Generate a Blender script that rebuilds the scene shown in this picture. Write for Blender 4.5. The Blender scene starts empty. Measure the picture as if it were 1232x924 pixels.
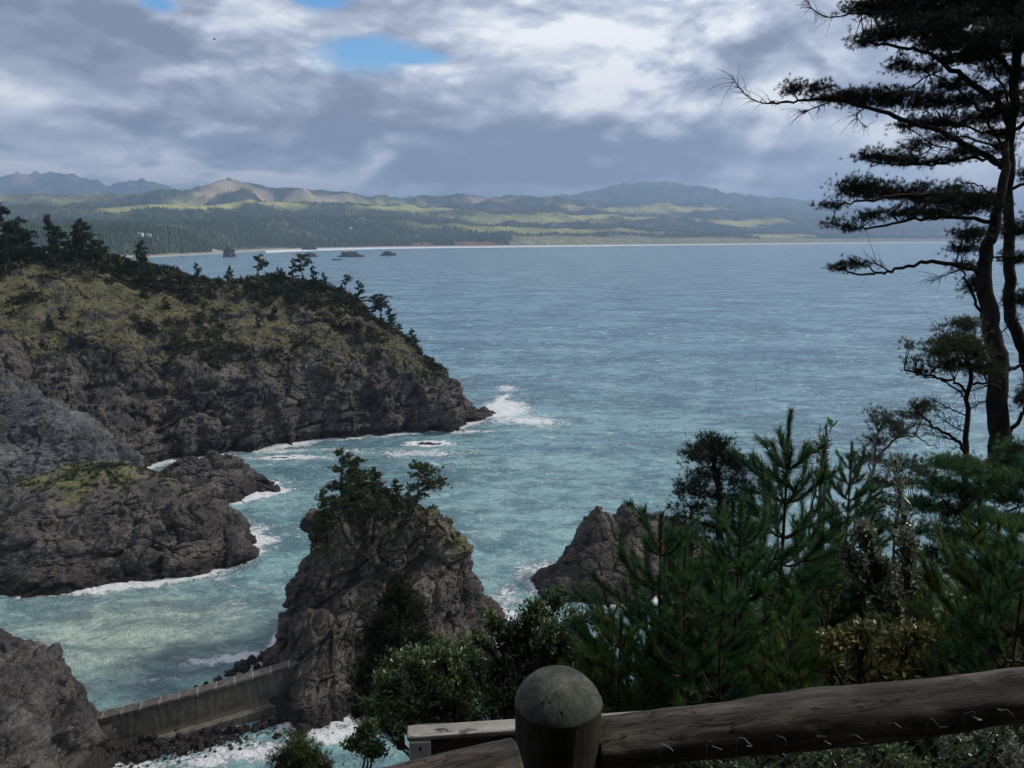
import bpy, math, random
import numpy as np
from mathutils import Vector

rng = np.random.default_rng(7)
random.seed(7)
scene = bpy.context.scene
col = scene.collection
R = math.radians

# ------------------------------------------------------------------ camera
W0, H0, F = 1232, 924, 900.0
PITCH = R(11.25)
CAMZ = 60.0
cp, sp = math.cos(PITCH), math.sin(PITCH)
cam_data = bpy.data.cameras.new('camera')
cam_data.sensor_width = 36
cam_data.lens = 36 * F / W0
cam_data.clip_start = 0.05
cam_data.clip_end = 80000
cam = bpy.data.objects.new('camera', cam_data)
cam.location = (0, 0, CAMZ)
cam.rotation_euler = (math.pi / 2 - PITCH, 0, 0)
col.objects.link(cam)
scene.camera = cam

def PD(px, py, d):
    """point seen at pixel px,py that stands d metres ahead"""
    dx, dy, dz = px - W0 / 2, F * cp + (H0 / 2 - py) * sp, -F * sp + (H0 / 2 - py) * cp
    k = d / dy
    return np.array([dx * k, d, CAMZ + dz * k])

def PZ(px, py, z=0.0):
    dx, dy, dz = px - W0 / 2, F * cp + (H0 / 2 - py) * sp, -F * sp + (H0 / 2 - py) * cp
    k = (z - CAMZ) / dz
    return np.array([dx * k, dy * k, z])

def PW(px, py, w):
    dx, dy, dz = px - W0 / 2, F * cp + (H0 / 2 - py) * sp, -F * sp + (H0 / 2 - py) * cp
    return np.array([dx, dy, dz]) * (w / F) + np.array([0, 0, CAMZ])

# ------------------------------------------------------------------ noise (numpy)
_perm = np.random.default_rng(3).permutation(4096).astype(np.int64)
def _hash(ix, iy, iz):
    return _perm[(_perm[(_perm[ix & 4095] + iy) & 4095] + iz) & 4095]
_grad = np.random.default_rng(5).normal(size=(4096, 3))
_grad /= np.linalg.norm(_grad, axis=1)[:, None]
_rnd = np.random.default_rng(11).random((4096, 3))

def perlin(p):
    p = np.asarray(p, dtype=np.float64)
    i = np.floor(p).astype(np.int64)
    f = p - i
    u = f * f * f * (f * (f * 6 - 15) + 10)
    out = 0
    for a in (0, 1):
        wa = u[:, 0] if a else 1 - u[:, 0]
        for b in (0, 1):
            wb = u[:, 1] if b else 1 - u[:, 1]
            for c in (0, 1):
                wc = u[:, 2] if c else 1 - u[:, 2]
                g = _grad[_hash(i[:, 0] + a, i[:, 1] + b, i[:, 2] + c)]
                d = g[:, 0] * (f[:, 0] - a) + g[:, 1] * (f[:, 1] - b) + g[:, 2] * (f[:, 2] - c)
                out = out + wa * wb * wc * d
    return out * 1.5

def fbm(p, octv=4, gain=0.5, lac=2.03):
    s, a = 0, 1.0
    q = np.array(p, dtype=np.float64)
    for k in range(octv):
        s = s + a * perlin(q + 17.3 * k)
        q = q * lac
        a *= gain
    return s

def ridged(p, octv=4, gain=0.5):
    s, a = 0, 1.0
    q = np.array(p, dtype=np.float64)
    for k in range(octv):
        s = s + a * (1 - np.abs(perlin(q + 9.1 * k)) * 2)
        q = q * 2.07
        a *= gain
    return s

def facets(p):
    """broken-rock facets: each jittered cell is a tilted plane"""
    p = np.asarray(p, dtype=np.float64)
    i = np.floor(p).astype(np.int64)
    best = np.full(len(p), 1e9); sec = np.full(len(p), 1e9)
    h = np.zeros(len(p))
    for a in (-1, 0, 1):
        for b in (-1, 0, 1):
            for c in (-1, 0, 1):
                hh = _hash(i[:, 0] + a, i[:, 1] + b, i[:, 2] + c)
                fp = np.stack([i[:, 0] + a, i[:, 1] + b, i[:, 2] + c], 1) + _rnd[hh]
                dlt = p - fp
                d = (dlt ** 2).sum(1)
                val = (dlt * _grad[(hh * 7) & 4095]).sum(1) * 1.2 + (_rnd[(hh * 3) & 4095, 0] - .5)
                m = d < best
                sec = np.where(m, best, np.minimum(sec, d))
                h = np.where(m, val, h)
                best = np.where(m, d, best)
    edge = np.clip((np.sqrt(sec) - np.sqrt(best)) / 0.12, 0, 1)
    return h - 0.35 * (1 - edge)

def sstep(x, a, b):
    t = np.clip((x - a) / (b - a), 0, 1)
    return t * t * (3 - 2 * t)

# ------------------------------------------------------------------ mesh building
class MB:
    def __init__(s):
        s.v = []; s.f = []; s.n = 0
    def add(s, verts, faces):
        verts = np.asarray(verts, dtype=np.float64).reshape(-1, 3)
        faces = np.asarray(faces, dtype=np.int64)
        s.v.append(verts); s.f.append(faces + s.n); s.n += len(verts)
    def tube(s, pts, rad, n=7, cap=True):
        pts = np.asarray(pts, float); m = len(pts)
        rad = np.broadcast_to(np.asarray(rad, float), (m,))
        t = np.gradient(pts, axis=0)
        t /= np.linalg.norm(t, axis=1)[:, None] + 1e-12
        up = np.array([0.3, 0.5, 0.8]) if abs(t[0, 2]) < .9 else np.array([1.0, 0.2, 0])
        a = np.cross(t, up); a /= np.linalg.norm(a, axis=1)[:, None] + 1e-12
        b = np.cross(t, a)
        th = np.linspace(0, 2 * math.pi, n, endpoint=False)
        ring = pts[:, None] + rad[:, None, None] * (np.cos(th)[None, :, None] * a[:, None] + np.sin(th)[None, :, None] * b[:, None])
        v = ring.reshape(-1, 3)
        i = np.arange(m - 1)[:, None] * n; j = np.arange(n)[None]; j2 = (j + 1) % n
        q = np.stack([i + j, i + j2, i + n + j2, i + n + j], -1).reshape(-1, 4)
        s.add(v, q)
        if cap:
            v2 = np.concatenate([v[:n], [pts[0]], v[-n:], [pts[-1]]])
            k = np.arange(n); k2 = (k + 1) % n
            s.add(v2, np.concatenate([np.stack([k2, k, np.full(n, n)], 1), np.stack([k + n + 1, k2 + n + 1, np.full(n, 2 * n + 1)], 1)]))
    def box(s, c, sx, sy, sz, rot=None, taper=1.0):
        v = np.array([[x, y, z] for z in (-1, 1) for y in (-1, 1) for x in (-1, 1)], float) * .5
        v[4:, :2] *= taper
        v *= (sx, sy, sz)
        if rot is not None: v = v @ np.asarray(rot).T
        s.add(v + np.asarray(c), [[0, 2, 3, 1], [4, 5, 7, 6], [0, 1, 5, 4], [2, 6, 7, 3], [1, 3, 7, 5], [0, 4, 6, 2]])
    def blades(s, base, d, L, w, droop=0.0):
        """thin tapering triangles (needles)"""
        N = len(base)
        if N == 0: return
        L = np.broadcast_to(L, (N,)); w = np.broadcast_to(w, (N,))
        d = d / (np.linalg.norm(d, axis=1)[:, None] + 1e-9)
        r = rng.normal(size=(N, 3)); sd = np.cross(d, r); sd /= np.linalg.norm(sd, axis=1)[:, None] + 1e-9
        tip = base + d * L[:, None]; tip[:, 2] -= droop * L
        v = np.stack([base - sd * w[:, None] / 2, base + sd * w[:, None] / 2, tip], 1).reshape(-1, 3)
        s.add(v, np.arange(3 * N).reshape(-1, 3))
    def leaves(s, base, d, L, w):
        """oval leaves, folded a little along the midrib"""
        N = len(base)
        L = np.broadcast_to(L, (N,))[:, None]; w = np.broadcast_to(w, (N,))[:, None]
        d = d / (np.linalg.norm(d, axis=1)[:, None] + 1e-9)
        r = rng.normal(size=(N, 3)) * .7 + np.array([0, 0, 1.0]); sd = np.cross(d, r); sd /= np.linalg.norm(sd, axis=1)[:, None] + 1e-9
        nn = np.cross(sd, d)
        v = np.stack([base, base + d * L * .35 + sd * w * .5 + nn * w * .15, base + d * L * .75 + sd * w * .38 + nn * w * .12, base + d * L,
                      base + d * L * .75 - sd * w * .38 + nn * w * .12, base + d * L * .35 - sd * w * .5 + nn * w * .15], 1).reshape(-1, 3)
        k = np.arange(N)[:, None] * 6
        s.add(v, np.concatenate([k + [0, 1, 2, 3], k + [0, 3, 4, 5]]))
    def mesh(s, name, mat, smooth=False, attrs=None):
        me = bpy.data.meshes.new(name)
        V = np.concatenate(s.v)
        me.vertices.add(len(V)); me.vertices.foreach_set('co', V.astype(np.float32).ravel())
        loops = np.concatenate([f.ravel() for f in s.f])
        tot = np.concatenate([np.full(len(f), f.shape[1]) for f in s.f])
        st = np.concatenate([[0], np.cumsum(tot)[:-1]])
        me.loops.add(len(loops)); me.loops.foreach_set('vertex_index', loops.astype(np.int32))
        me.polygons.add(len(tot)); me.polygons.foreach_set('loop_start', st.astype(np.int32)); me.polygons.foreach_set('loop_total', tot.astype(np.int32))
        me.polygons.foreach_set('use_smooth', np.full(len(tot), bool(smooth)))
        me.update(calc_edges=True)
        for k, a in (attrs or {}).items():
            at = me.attributes.new(k, 'FLOAT', 'POINT'); at.data.foreach_set('value', np.asarray(a, np.float32))
        me.materials.append(mat)
        return me

def tag(o, label=None, cat=None, group=None, kind=None):
    if label: o['label'] = label
    if cat: o['category'] = cat
    if group: o['group'] = group
    if kind: o['kind'] = kind
    return o

def obj(name, me, parent=None, loc=None):
    o = bpy.data.objects.new(name, me)
    col.objects.link(o)
    if parent: o.parent = parent
    if loc is not None: o.location = loc
    return o

def empty(name, loc=(0, 0, 0), rz=0):
    o = bpy.data.objects.new(name, None); col.objects.link(o)
    o.location = tuple(loc); o.rotation_euler = (0, 0, rz); o.empty_display_size = .2
    return o

def grid_faces(m, n, wrap=False):
    i = np.arange(m - 1)[:, None] * n
    j = np.arange(n if wrap else n - 1)[None]
    j2 = (j + 1) % n
    return np.stack([i + j, i + j2, i + n + j2, i + n + j], -1).reshape(-1, 4)

def grid_normals(P, wrap=False):
    """P: (m,n,3)"""
    if wrap:
        du = np.roll(P, -1, 1) - np.roll(P, 1, 1)
    else:
        du = np.gradient(P, axis=1)
    dv = np.gradient(P, axis=0)
    n = np.cross(du, dv)
    return n / (np.linalg.norm(n, axis=2)[..., None] + 1e-9)

def crspline(pts, n):
    """Catmull-Rom through pts (k, ...) -> n samples"""
    pts = np.asarray(pts, float); k = len(pts)
    P = np.concatenate([[2 * pts[0] - pts[1]], pts, [2 * pts[-1] - pts[-2]]])
    t = np.linspace(0, k - 1 - 1e-9, n); i = t.astype(int); f = t - i
    sh = (n,) + (1,) * (pts.ndim - 1); f = f.reshape(sh)
    p0, p1, p2, p3 = P[i], P[i + 1], P[i + 2], P[i + 3]
    return .5 * (2 * p1 + (p2 - p0) * f + (2 * p0 - 5 * p1 + 4 * p2 - p3) * f ** 2 + (3 * p1 - p0 - 3 * p2 + p3) * f ** 3)

# ------------------------------------------------------------------ materials
class NT:
    def __init__(s, tree):
        s.t = tree; s.n = tree.nodes; s.l = tree.links
    def node(s, typ, **kw):
        nd = s.n.new(typ)
        for k, v in kw.items(): setattr(nd, k, v)
        return nd
    def link(s, a, b): s.l.new(a, b)
    def setin(s, sock, v):
        if isinstance(v, bpy.types.NodeSocket): s.l.new(v, sock)
        elif v is not None: sock.default_value = v
    def math(s, op, a, b=None, c=None, clamp=False):
        nd = s.node('ShaderNodeMath', operation=op, use_clamp=clamp)
        s.setin(nd.inputs[0], a); s.setin(nd.inputs[1], b); s.setin(nd.inputs[2], c)
        return nd.outputs[0]
    def vmath(s, op, a, b=None, scale=None):
        nd = s.node('ShaderNodeVectorMath', operation=op)
        s.setin(nd.inputs[0], a); s.setin(nd.inputs[1], b)
        if scale is not None: s.setin(nd.inputs['Scale'], scale)
        return nd.outputs[0]
    def mix(s, f, a, b, blend='MIX'):
        nd = s.node('ShaderNodeMix', data_type='RGBA', blend_type=blend)
        s.setin(nd.inputs[0], f); s.setin(nd.inputs[6], a); s.setin(nd.inputs[7], b)
        return nd.outputs[2]
    def noise(s, vec, scale, detail=5, rough=.55, dist=0.0):
        nd = s.node('ShaderNodeTexNoise')
        if vec is not None: s.link(vec, nd.inputs['Vector'])
        nd.inputs['Scale'].default_value = scale; nd.inputs['Detail'].default_value = detail
        nd.inputs['Roughness'].default_value = rough; nd.inputs['Distortion'].default_value = dist
        return nd.outputs[0]
    def mapr(s, v, a, b, c=0.0, d=1.0, smooth=True):
        nd = s.node('ShaderNodeMapRange', interpolation_type='SMOOTHSTEP' if smooth else 'LINEAR')
        s.setin(nd.inputs[0], v); s.setin(nd.inputs[1], a); s.setin(nd.inputs[2], b); s.setin(nd.inputs[3], c); s.setin(nd.inputs[4], d)
        return nd.outputs[0]
    def ramp(s, f, stops):
        nd = s.node('ShaderNodeValToRGB'); e = nd.color_ramp.elements
        e[0].position, e[0].color = stops[0][0], (*stops[0][1], 1)
        e[1].position, e[1].color = stops[-1][0], (*stops[-1][1], 1)
        for p, c in stops[1:-1]:
            x = e.new(p); x.color = (*c, 1)
        s.link(f, nd.inputs[0]); return nd.outputs[0]
    def scalev(s, vec, sc):
        nd = s.node('ShaderNodeMapping'); s.link(vec, nd.inputs[0]); nd.inputs['Scale'].default_value = sc
        return nd.outputs[0]
    def bump(s, h, dist, strength=1.0, normal=None):
        nd = s.node('ShaderNodeBump'); s.link(h, nd.inputs['Height'])
        nd.inputs['Distance'].default_value = dist; nd.inputs['Strength'].default_value = strength
        if normal is not None: s.link(normal, nd.inputs['Normal'])
        return nd.outputs[0]
    def attr(s, name):
        return s.node('ShaderNodeAttribute', attribute_name=name).outputs['Fac']

def material(name):
    m = bpy.data.materials.new(name); m.use_nodes = True
    nt = NT(m.node_tree); nt.n.clear()
    out = nt.node('ShaderNodeOutputMaterial'); b = nt.node('ShaderNodeBsdfPrincipled')
    nt.link(b.outputs[0], out.inputs[0])
    nt.b = b
    nt.pos = nt.node('ShaderNodeNewGeometry').outputs['Position']
    nt.obj = nt.node('ShaderNodeTexCoord').outputs['Object']
    return m, nt

def c4(*c): return (*c, 1.0)

def rock_material(name, dark, mid, light, veg=True, bump=.45, s=1.0, rot=(R(12), R(34), 0), asp=1.5, moss=1.0):
    m, n = material(name)
    st = n.scalev(n.pos, (1, 1, 1)); st.node.inputs['Rotation'].default_value = rot
    st = n.scalev(st, (1, 1, asp))
    n1 = n.noise(st, .12 * s, 7, .62, .6)
    n2 = n.noise(st, 1.1 * s, 8, .68, .3)
    n3 = n.noise(n.pos, 4.5 * s, 5, .6)
    mixv = n.math('ADD', n.math('MULTIPLY', n1, .6), n.math('MULTIPLY', n2, .4))
    c = n.ramp(mixv, [(.36, dark), (.48, mid), (.58, light), (.68, tuple(min(1, x * 1.5) for x in light))])
    cv = n.node('ShaderNodeTexVoronoi', feature='DISTANCE_TO_EDGE'); n.link(n.vmath('ADD', st, n.vmath('SCALE', n.node('ShaderNodeTexNoise').outputs[1], scale=.6)), cv.inputs['Vector']); cv.inputs['Scale'].default_value = .28 * s
    c = n.mix(n.mapr(cv.outputs[0], .0, .03, .5, 0), c, c4(.018, .016, .016))
    c = n.mix(n.mapr(n3, .60, .72, 0, .5), c, c4(.30, .29, .27))       # pale lichen and fresh breaks
    c = n.mix(n.mapr(n.noise(n.pos, .35, 4, .6), .55, .7, 0, .4), c, c4(.085, .062, .045))   # iron-brown staining
    z = n.node('ShaderNodeSeparateXYZ'); n.link(n.pos, z.inputs[0])
    wl = n.math('ADD', z.outputs[2], n.math('MULTIPLY', n2, -2.2))
    c = n.mix(n.mapr(wl, 2.4, .9, 0, .85), c, c4(.026, .021, .018))     # intertidal weed band
    rough = n.mapr(wl, 1.4, .3, .85, .3)
    if veg:
        v = n.attr('veg')
        gn = n.noise(n.pos, .7, 6, .65)
        g = n.ramp(n.noise(n.pos, .22, 5, .6, .4), [(.34, (.05, .056, .028)), (.44, (.09, .084, .042)), (.53, (.16, .138, .078)), (.64, (.10, .08, .058))])
        g = n.mix(n.mapr(n.noise(n.pos, 2.3, 4, .6), .42, .62, 0, .7), g, c4(.05, .06, .025))
        if moss > 1: g = n.mix(1.0, g, c4(moss, moss * 1.08, moss * .8), 'MULTIPLY')
        f = n.mapr(n.math('ADD', v, n.math('MULTIPLY', n.math('SUBTRACT', gn, .5), .9)), .42, .6)
        c = n.mix(f, c, g)
    n.link(c, n.b.inputs['Base Color']); n.setin(n.b.inputs['Roughness'], rough)
    n.b.inputs['Specular IOR Level'].default_value = .25
    vor = n.node('ShaderNodeTexVoronoi', feature='DISTANCE_TO_EDGE'); n.link(st, vor.inputs['Vector']); vor.inputs['Scale'].default_value = .8 * s
    hh = n.math('ADD', n.math('ADD', n.math('MULTIPLY', n2, 1.0), n.math('MULTIPLY', n3, .35)), n.mapr(vor.outputs[0], 0, .08, -.18, 0))
    n.link(n.bump(hh, bump, .9), n.b.inputs['Normal'])
    return m

M = {}
M['rock'] = rock_material('dark coastal rock', (.022, .021, .023), (.058, .053, .052), (.13, .116, .102))
M['rock_moss'] = rock_material('mossy coastal rock', (.024, .022, .023), (.062, .056, .052), (.135, .12, .105), moss=1.25)
M['rock_grey'] = rock_material('grey coastal rock', (.03, .032, .037), (.068, .070, .077), (.14, .142, .146))
M['rock_brown'] = rock_material('brown coastal rock', (.024, .021, .020), (.064, .055, .048), (.145, .122, .098), rot=(R(10), R(68), 0), asp=1.8)

def foliage_mat(name, c1, c2, rough=.5, spec=.3, trans=0.15, noise_s=1.5):
    m, n = material(name)
    g = n.node('ShaderNodeNewGeometry')
    c = n.mix(g.outputs['Random Per Island'], c4(*c1), c4(*c2))
    c = n.mix(n.mapr(n.noise(n.pos, noise_s, 2, .5), .35, .65, 0, .5), c, c4(*[x * .6 for x in c1]))
    n.link(c, n.b.inputs['Base Color']); n.b.inputs['Roughness'].default_value = rough
    n.b.inputs['Specular IOR Level'].default_value = spec
    if trans:
        tr = n.node('ShaderNodeBsdfTranslucent'); n.link(c, tr.inputs[0])
        mx = n.node('ShaderNodeMixShader'); mx.inputs[0].default_value = trans
        n.link(n.b.outputs[0], mx.inputs[1]); n.link(tr.outputs[0], mx.inputs[2])
        out = [x for x in n.n if x.type == 'OUTPUT_MATERIAL'][0]
        n.link(mx.outputs[0], out.inputs[0])
    return m

M['needle_dark'] = foliage_mat('dark pine needles', (.010, .018, .011), (.028, .042, .020), .65, .10, .03)
M['needle_far'] = foliage_mat('headland conifer needles', (.022, .034, .018), (.055, .07, .03), .65, .15, .05, .4)
M['needle_stack'] = foliage_mat('green shore pine needles', (.035, .055, .022), (.10, .13, .045), .65, .15, .08, .6)
M['needle_young'] = foliage_mat('deep green young pine needles', (.038, .095, .04), (.10, .20, .07), .5, .25, .28)
M['needle_fresh'] = foliage_mat('fresh green pine needles', (.055, .10, .028), (.15, .22, .06), .5, .25, .2)
M['needle_olive'] = foliage_mat('olive pine needles', (.04, .06, .025), (.12, .13, .065), .55, .2, .12)
M['leaf'] = foliage_mat('glossy dark green leaves', (.035, .075, .025), (.17, .23, .09), .32, .5, .3)
M['leaf_pale'] = foliage_mat('pale green leaves', (.09, .13, .06), (.32, .36, .24), .28, .8, .25)
M['leaf_yellow'] = foliage_mat('yellowing leaves', (.07, .11, .03), (.36, .28, .10), .3, .7, .25)
M['scrub'] = foliage_mat('coastal scrub', (.032, .04, .022), (.10, .10, .05), .75, .1, .05, .15)
M['forest'] = foliage_mat('far conifer forest', (.04, .062, .032), (.095, .13, .05), .8, .05, 0, .01)

def bark_mat(name, a, b, sc=6):
    m, n = material(name)
    st = n.scalev(n.pos, (1, 1, .25))
    x = n.noise(st, sc, 6, .7, .4)
    n.link(n.ramp(x, [(.35, a), (.6, b)]), n.b.inputs['Base Color'])
    n.b.inputs['Roughness'].default_value = .9; n.b.inputs['Specular IOR Level'].default_value = .15
    n.link(n.bump(x, .03, 1.0), n.b.inputs['Normal'])
    return m
M['bark_dark'] = bark_mat('dark pine bark', (.007, .006, .006), (.028, .023, .021), 9)
M['bark_far'] = bark_mat('grey bark', (.05, .045, .04), (.13, .12, .11), 3)
M['twig'] = bark_mat('twig bark', (.03, .022, .016), (.09, .07, .055), 20)
M['snag'] = bark_mat('weathered dead wood', (.08, .075, .07), (.22, .21, .19), 14)

# ------------------------------------------------------------------ rock shapes
def tiltm(a, b):
    ca, sa, cb, sb = math.cos(a), math.sin(a), math.cos(b), math.sin(b)
    return np.array([[cb, 0, sb], [0, 1, 0], [-sb, 0, cb]]) @ np.array([[1, 0, 0], [0, ca, -sa], [0, sa, ca]])

def displace(P, wrap, amp=1.0, seed=0.0, strata=(1, 1, 1.4), calm=None, fine=1.0, tilt=(R(15), R(32)), gully=1.2):
    """P (m,n,3): pushes the surface along its normals into crags"""
    m, n = P.shape[:2]
    N = grid_normals(P, wrap)
    p = P.reshape(-1, 3) + seed
    q = (p @ tiltm(*tilt).T) * np.array(strata)
    warp = np.stack([perlin(p / 7 + 3), perlin(p / 7 + 40), perlin(p / 7 + 80)], 1) * 1.5
    q = q + warp
    d = 2.0 * fbm(p / 11, 3) + .7 * (ridged(q / 7, 2) - 1.0) + 2.4 * facets(q / 9.5 + 2) + 1.15 * facets(q / 3.9) + .6 * facets(q / 1.7 + 5) + fine * .3 * facets(q / .75 + 11) + .14 * fine * fbm(q / .6, 2)
    d = d + gully * fbm(p * (1 / 13, 1 / 13, 1 / 60) + 31, 3) - gully * .8 * np.clip(ridged(p * (1 / 19, 1 / 19, 1 / 90) + 7, 2) - 1.1, 0, 1)
    d = (d - d.mean() - .25).reshape(m, n) * amp
    for _ in range(1):
        e = np.pad(d, ((1, 1), (1, 1)), mode='edge')
        if wrap: e[:, 0], e[:, -1] = e[:, -2], e[:, 1]
        d = .6 * d + .1 * (e[:-2, 1:-1] + e[2:, 1:-1] + e[1:-1, :-2] + e[1:-1, 2:])
    if calm is not None: d = d * calm
    return P + N * d[..., None]

def ring_surface(rings, seed, amp, nt=420, nz=240, expo=2.2, apex=True, back=.35, tilt=(R(15), R(32)), strata=(1, 1, 1.4), calmz=None):
    """rings: (z, cx, cy, a, b) bottom to top, closed with an apex"""
    r = np.array(rings, float)
    c = crspline(r, nz)
    if apex:
        k = 40
        last = c[-1]
        t = np.linspace(0, 1, k)[1:]
        cap = np.repeat(last[None], k - 1, 0)
        cap[:, 0] = last[0] + .9 * (1 - (1 - t) ** 2) * min(last[3], last[4]) * back
        cap[:, 3] = last[3] * (1 - t); cap[:, 4] = last[4] * (1 - t)
        c = np.concatenate([c, cap])
    th = np.linspace(0, 2 * math.pi, nt, endpoint=False)
    ct, stn = np.cos(th), np.sin(th)
    e = 2 / expo
    X = np.sign(ct) * np.abs(ct) ** e; Y = np.sign(stn) * np.abs(stn) ** e
    lo = 1 + .04 * np.sin(2 * th + seed) + .05 * np.sin(3 * th + seed * 2.3) + .05 * np.sin(5 * th + seed)
    P = np.zeros((len(c), nt, 3))
    P[..., 0] = c[:, 1:2] + c[:, 3:4] * (X * lo)[None]
    P[..., 1] = c[:, 2:3] + c[:, 4:5] * (Y * lo)[None]
    P[..., 2] = c[:, 0:1]
    cm_ = None if calmz is None else 1 - .65 * sstep(P[..., 2], calmz, calmz + 3)
    return displace(P, True, amp, seed * 13.7, tilt=tilt, strata=strata, calm=cm_)

def veg_mask(P, N, zmin, bias=0.0, wrap=True):
    p = P.reshape(-1, 3)
    nz = N[..., 2].ravel()
    v = sstep(nz, .35, .85) * .9 * sstep(p[:, 2], zmin, zmin + 6) + .35 * fbm(p / 6, 3) + bias
    return v

ROCKS = []       # waterline ellipses, for foam
def ring_rock(name, parts, mat, label, cat, seed, amp=1.0, vegz=6, vegb=-.1, nt=420, nz=240, expo=2.2, structure=False, calmz=None, tilt=(R(15), R(32)), strata=(1, 1, 1.4)):
    mb = MB(); va = []
    for k, (rings, a_) in enumerate(parts):
        P = ring_surface(rings, seed + k * 1.7, amp * a_, nt, nz, expo, tilt=tilt, strata=strata, calmz=calmz)
        N = grid_normals(P, True)
        mb.add(P.reshape(-1, 3), grid_faces(P.shape[0], nt, True))
        va.append(veg_mask(P, N, vegz, vegb))
        r0 = min(rings, key=lambda r: abs(r[0])); ROCKS.append((r0[1], r0[2], r0[3], r0[4]))
    me = mb.mesh(name, mat, False, {'veg': np.concatenate(va)})
    o = obj(name, me)
    if structure: tag(o, label, cat, kind='structure')
    else: tag(o, label, cat)
    return o, mb

# --- headland ---------------------------------------------------------------
cols = [  # waterline px,py | cliff top px,py,d | mid slope | ridge
    ((-700, 640), (-700, 500, 165), (-700, 380, 195), (-700, 250, 240)),
    ((-420, 632), (-420, 500, 168), (-420, 390, 195), (-420, 255, 240)),
    ((-200, 622), (-200, 495, 170), (-200, 395, 195), (-200, 268, 236)),
    ((-60, 610), (-60, 485, 174), (-60, 390, 198), (-60, 285, 234)),
    ((30, 600), (20, 475, 181), (10, 380, 202), (0, 300, 235)),
    ((120, 580), (110, 468, 190), (100, 378, 208), (90, 306, 238)),
    ((200, 556), (190, 468, 200), (180, 388, 216), (165, 322, 241)),
    ((300, 545), (290, 465, 207), (278, 400, 222), (250, 338, 245)),
    ((400, 530), (385, 460, 217), (365, 395, 231), (330, 337, 249)),
    ((480, 525), (470, 455, 224), (440, 400, 237), (395, 350, 252)),
    ((540, 519), (526, 464, 229), (492, 428, 240), (446, 380, 251)),
    ((572, 511), (556, 482, 234), (524, 452, 243), (488, 414, 251)),
    ((584, 500), (572, 489, 241), (548, 468, 247), (520, 446, 252)),
]
rows = []
for wl, cl, md, rd in cols:
    a = PZ(*wl); b = PD(*cl); c = PD(*md); d = PD(*rd)
    foot = a + np.array([0, -3, -6.0])
    low = a * .75 + b * .25 + np.array([0, -1.5, 1.5])
    bk1 = d + np.array([-2, 12, -4]); bk2 = d + np.array([-8, 32, -d[2] * .6]); bk3 = d + np.array([-14, 58, -d[2] - 8])
    rows.append([foot, a, low, b, (b + c) / 2 + [0, 0, .8], c, (c + d) / 2 + [0, 0, 1.0], d, bk1, bk2, bk3])
last = np.array(rows[-1]); e = PZ(592, 492)
end = last * .25 + np.array([e[0] - 2, e[1] + 4, -3]) * .75
end[:, 2] = last[:, 2] * .25 - 3.5
rows.append(list(end))
H = crspline(np.array(rows), 1000)                    # along the coast
H = crspline(np.transpose(H, (1, 0, 2)), 430)         # base to back: (v, u, 3)
vv = np.linspace(0, 10, 430)[:, None]
calm = 1.0 - .5 * sstep(vv, 3.3, 5.0) * np.ones((1, 1000))
H = displace(H, False, .82, 4.0, calm=calm, gully=4.4, strata=(1, 1, 1.6))
Nh = grid_normals(H, False)
Nh *= np.sign(Nh[..., 2].mean())
hz = H[..., 2].ravel()
veg = (sstep(vv, 2.9, 4.6) * 1.1 * np.ones((1, 1000))).ravel() * sstep(Nh[..., 2].ravel(), .15, .6) + .85 * fbm(H.reshape(-1, 3) / 8, 4) - .07
veg *= sstep(hz, 9, 18)
mb = MB(); mb.add(H.reshape(-1, 3), grid_faces(*H.shape[:2]))
headland = tag(obj('headland', mb.mesh('headland', M['rock'], False, {'veg': veg})), 'dark rocky headland with grassy upper slope and pines along its ridge', 'headland', kind='structure')

def ellrow(z, pxl, pxr, yf, yb):
    cy = (yf + yb) / 2
    w = cy * cp + (CAMZ - z) * sp
    xl, xr = (pxl - 616) * w / F, (pxr - 616) * w / F
    return (z, (xl + xr) / 2, cy, (xr - xl) / 2, (yb - yf) / 2)

ring_rock('cliff', [([ellrow(-6, -330, 190, 142, 190), ellrow(0, -320, 178, 146, 190), ellrow(8, -310, 152, 150, 190), ellrow(15, -300, 112, 154, 188), ellrow(21, -290, 66, 158, 186), ellrow(25, -270, 18, 162, 184), ellrow(27.5, -220, -30, 166, 180)], .62)],
          M['rock_grey'], 'grey bedded cliff buttress at the foot of the headland, left edge of the cove', 'cliff', 2.2, vegz=20, vegb=-.25, structure=True, strata=(.9, .9, 1.5), tilt=(R(5), R(38)))

# --- stack, islets ----------------------------------------------------------
stack, stack_mb = ring_rock('sea_stack', [([ellrow(-6, 316, 590, 83, 121), ellrow(0, 326, 576, 86, 116), ellrow(4, 340, 571, 88, 114), ellrow(8, 353, 566, 89, 112),
    ellrow(12, 358, 556, 90, 110), ellrow(16, 366, 540, 92, 108), ellrow(19, 372, 530, 93, 107), ellrow(21, 381, 512, 94, 106), ellrow(22.3, 400, 490, 96, 104)], .62), ([(-6, -25.5, 89, 8, 7), (0, -25.3, 89, 6.6, 6), (5, -24.8, 90, 5.6, 5.4), (10, -24, 92, 4.4, 4.5), (13, -23, 94, 2.5, 3)], .4)],
    M['rock_brown'], 'tall brown sea stack topped with pines at the end of the concrete seawall', 'sea stack', 1.1, vegz=12, vegb=-.02, nt=560, nz=330, tilt=(R(10), R(66)), strata=(1, 1, 1.5))
islet, islet_mb = ring_rock('rock_islet', [([(-5, -85, 136, 37, 21), (0, -85, 136, 34, 19), (4, -85, 136.5, 31, 17), (8, -84, 137.5, 26, 14), (11, -83, 139, 20, 10.5), (13, -81, 140, 14, 7.5), (14, -80, 141, 8, 5)], .62)],
    M['rock_moss'], 'low dark rock islet with a bright green grassy top in the cove', 'islet', 3.3, calmz=9.5, vegz=9.0, vegb=-.22, nt=560, nz=260)
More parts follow.
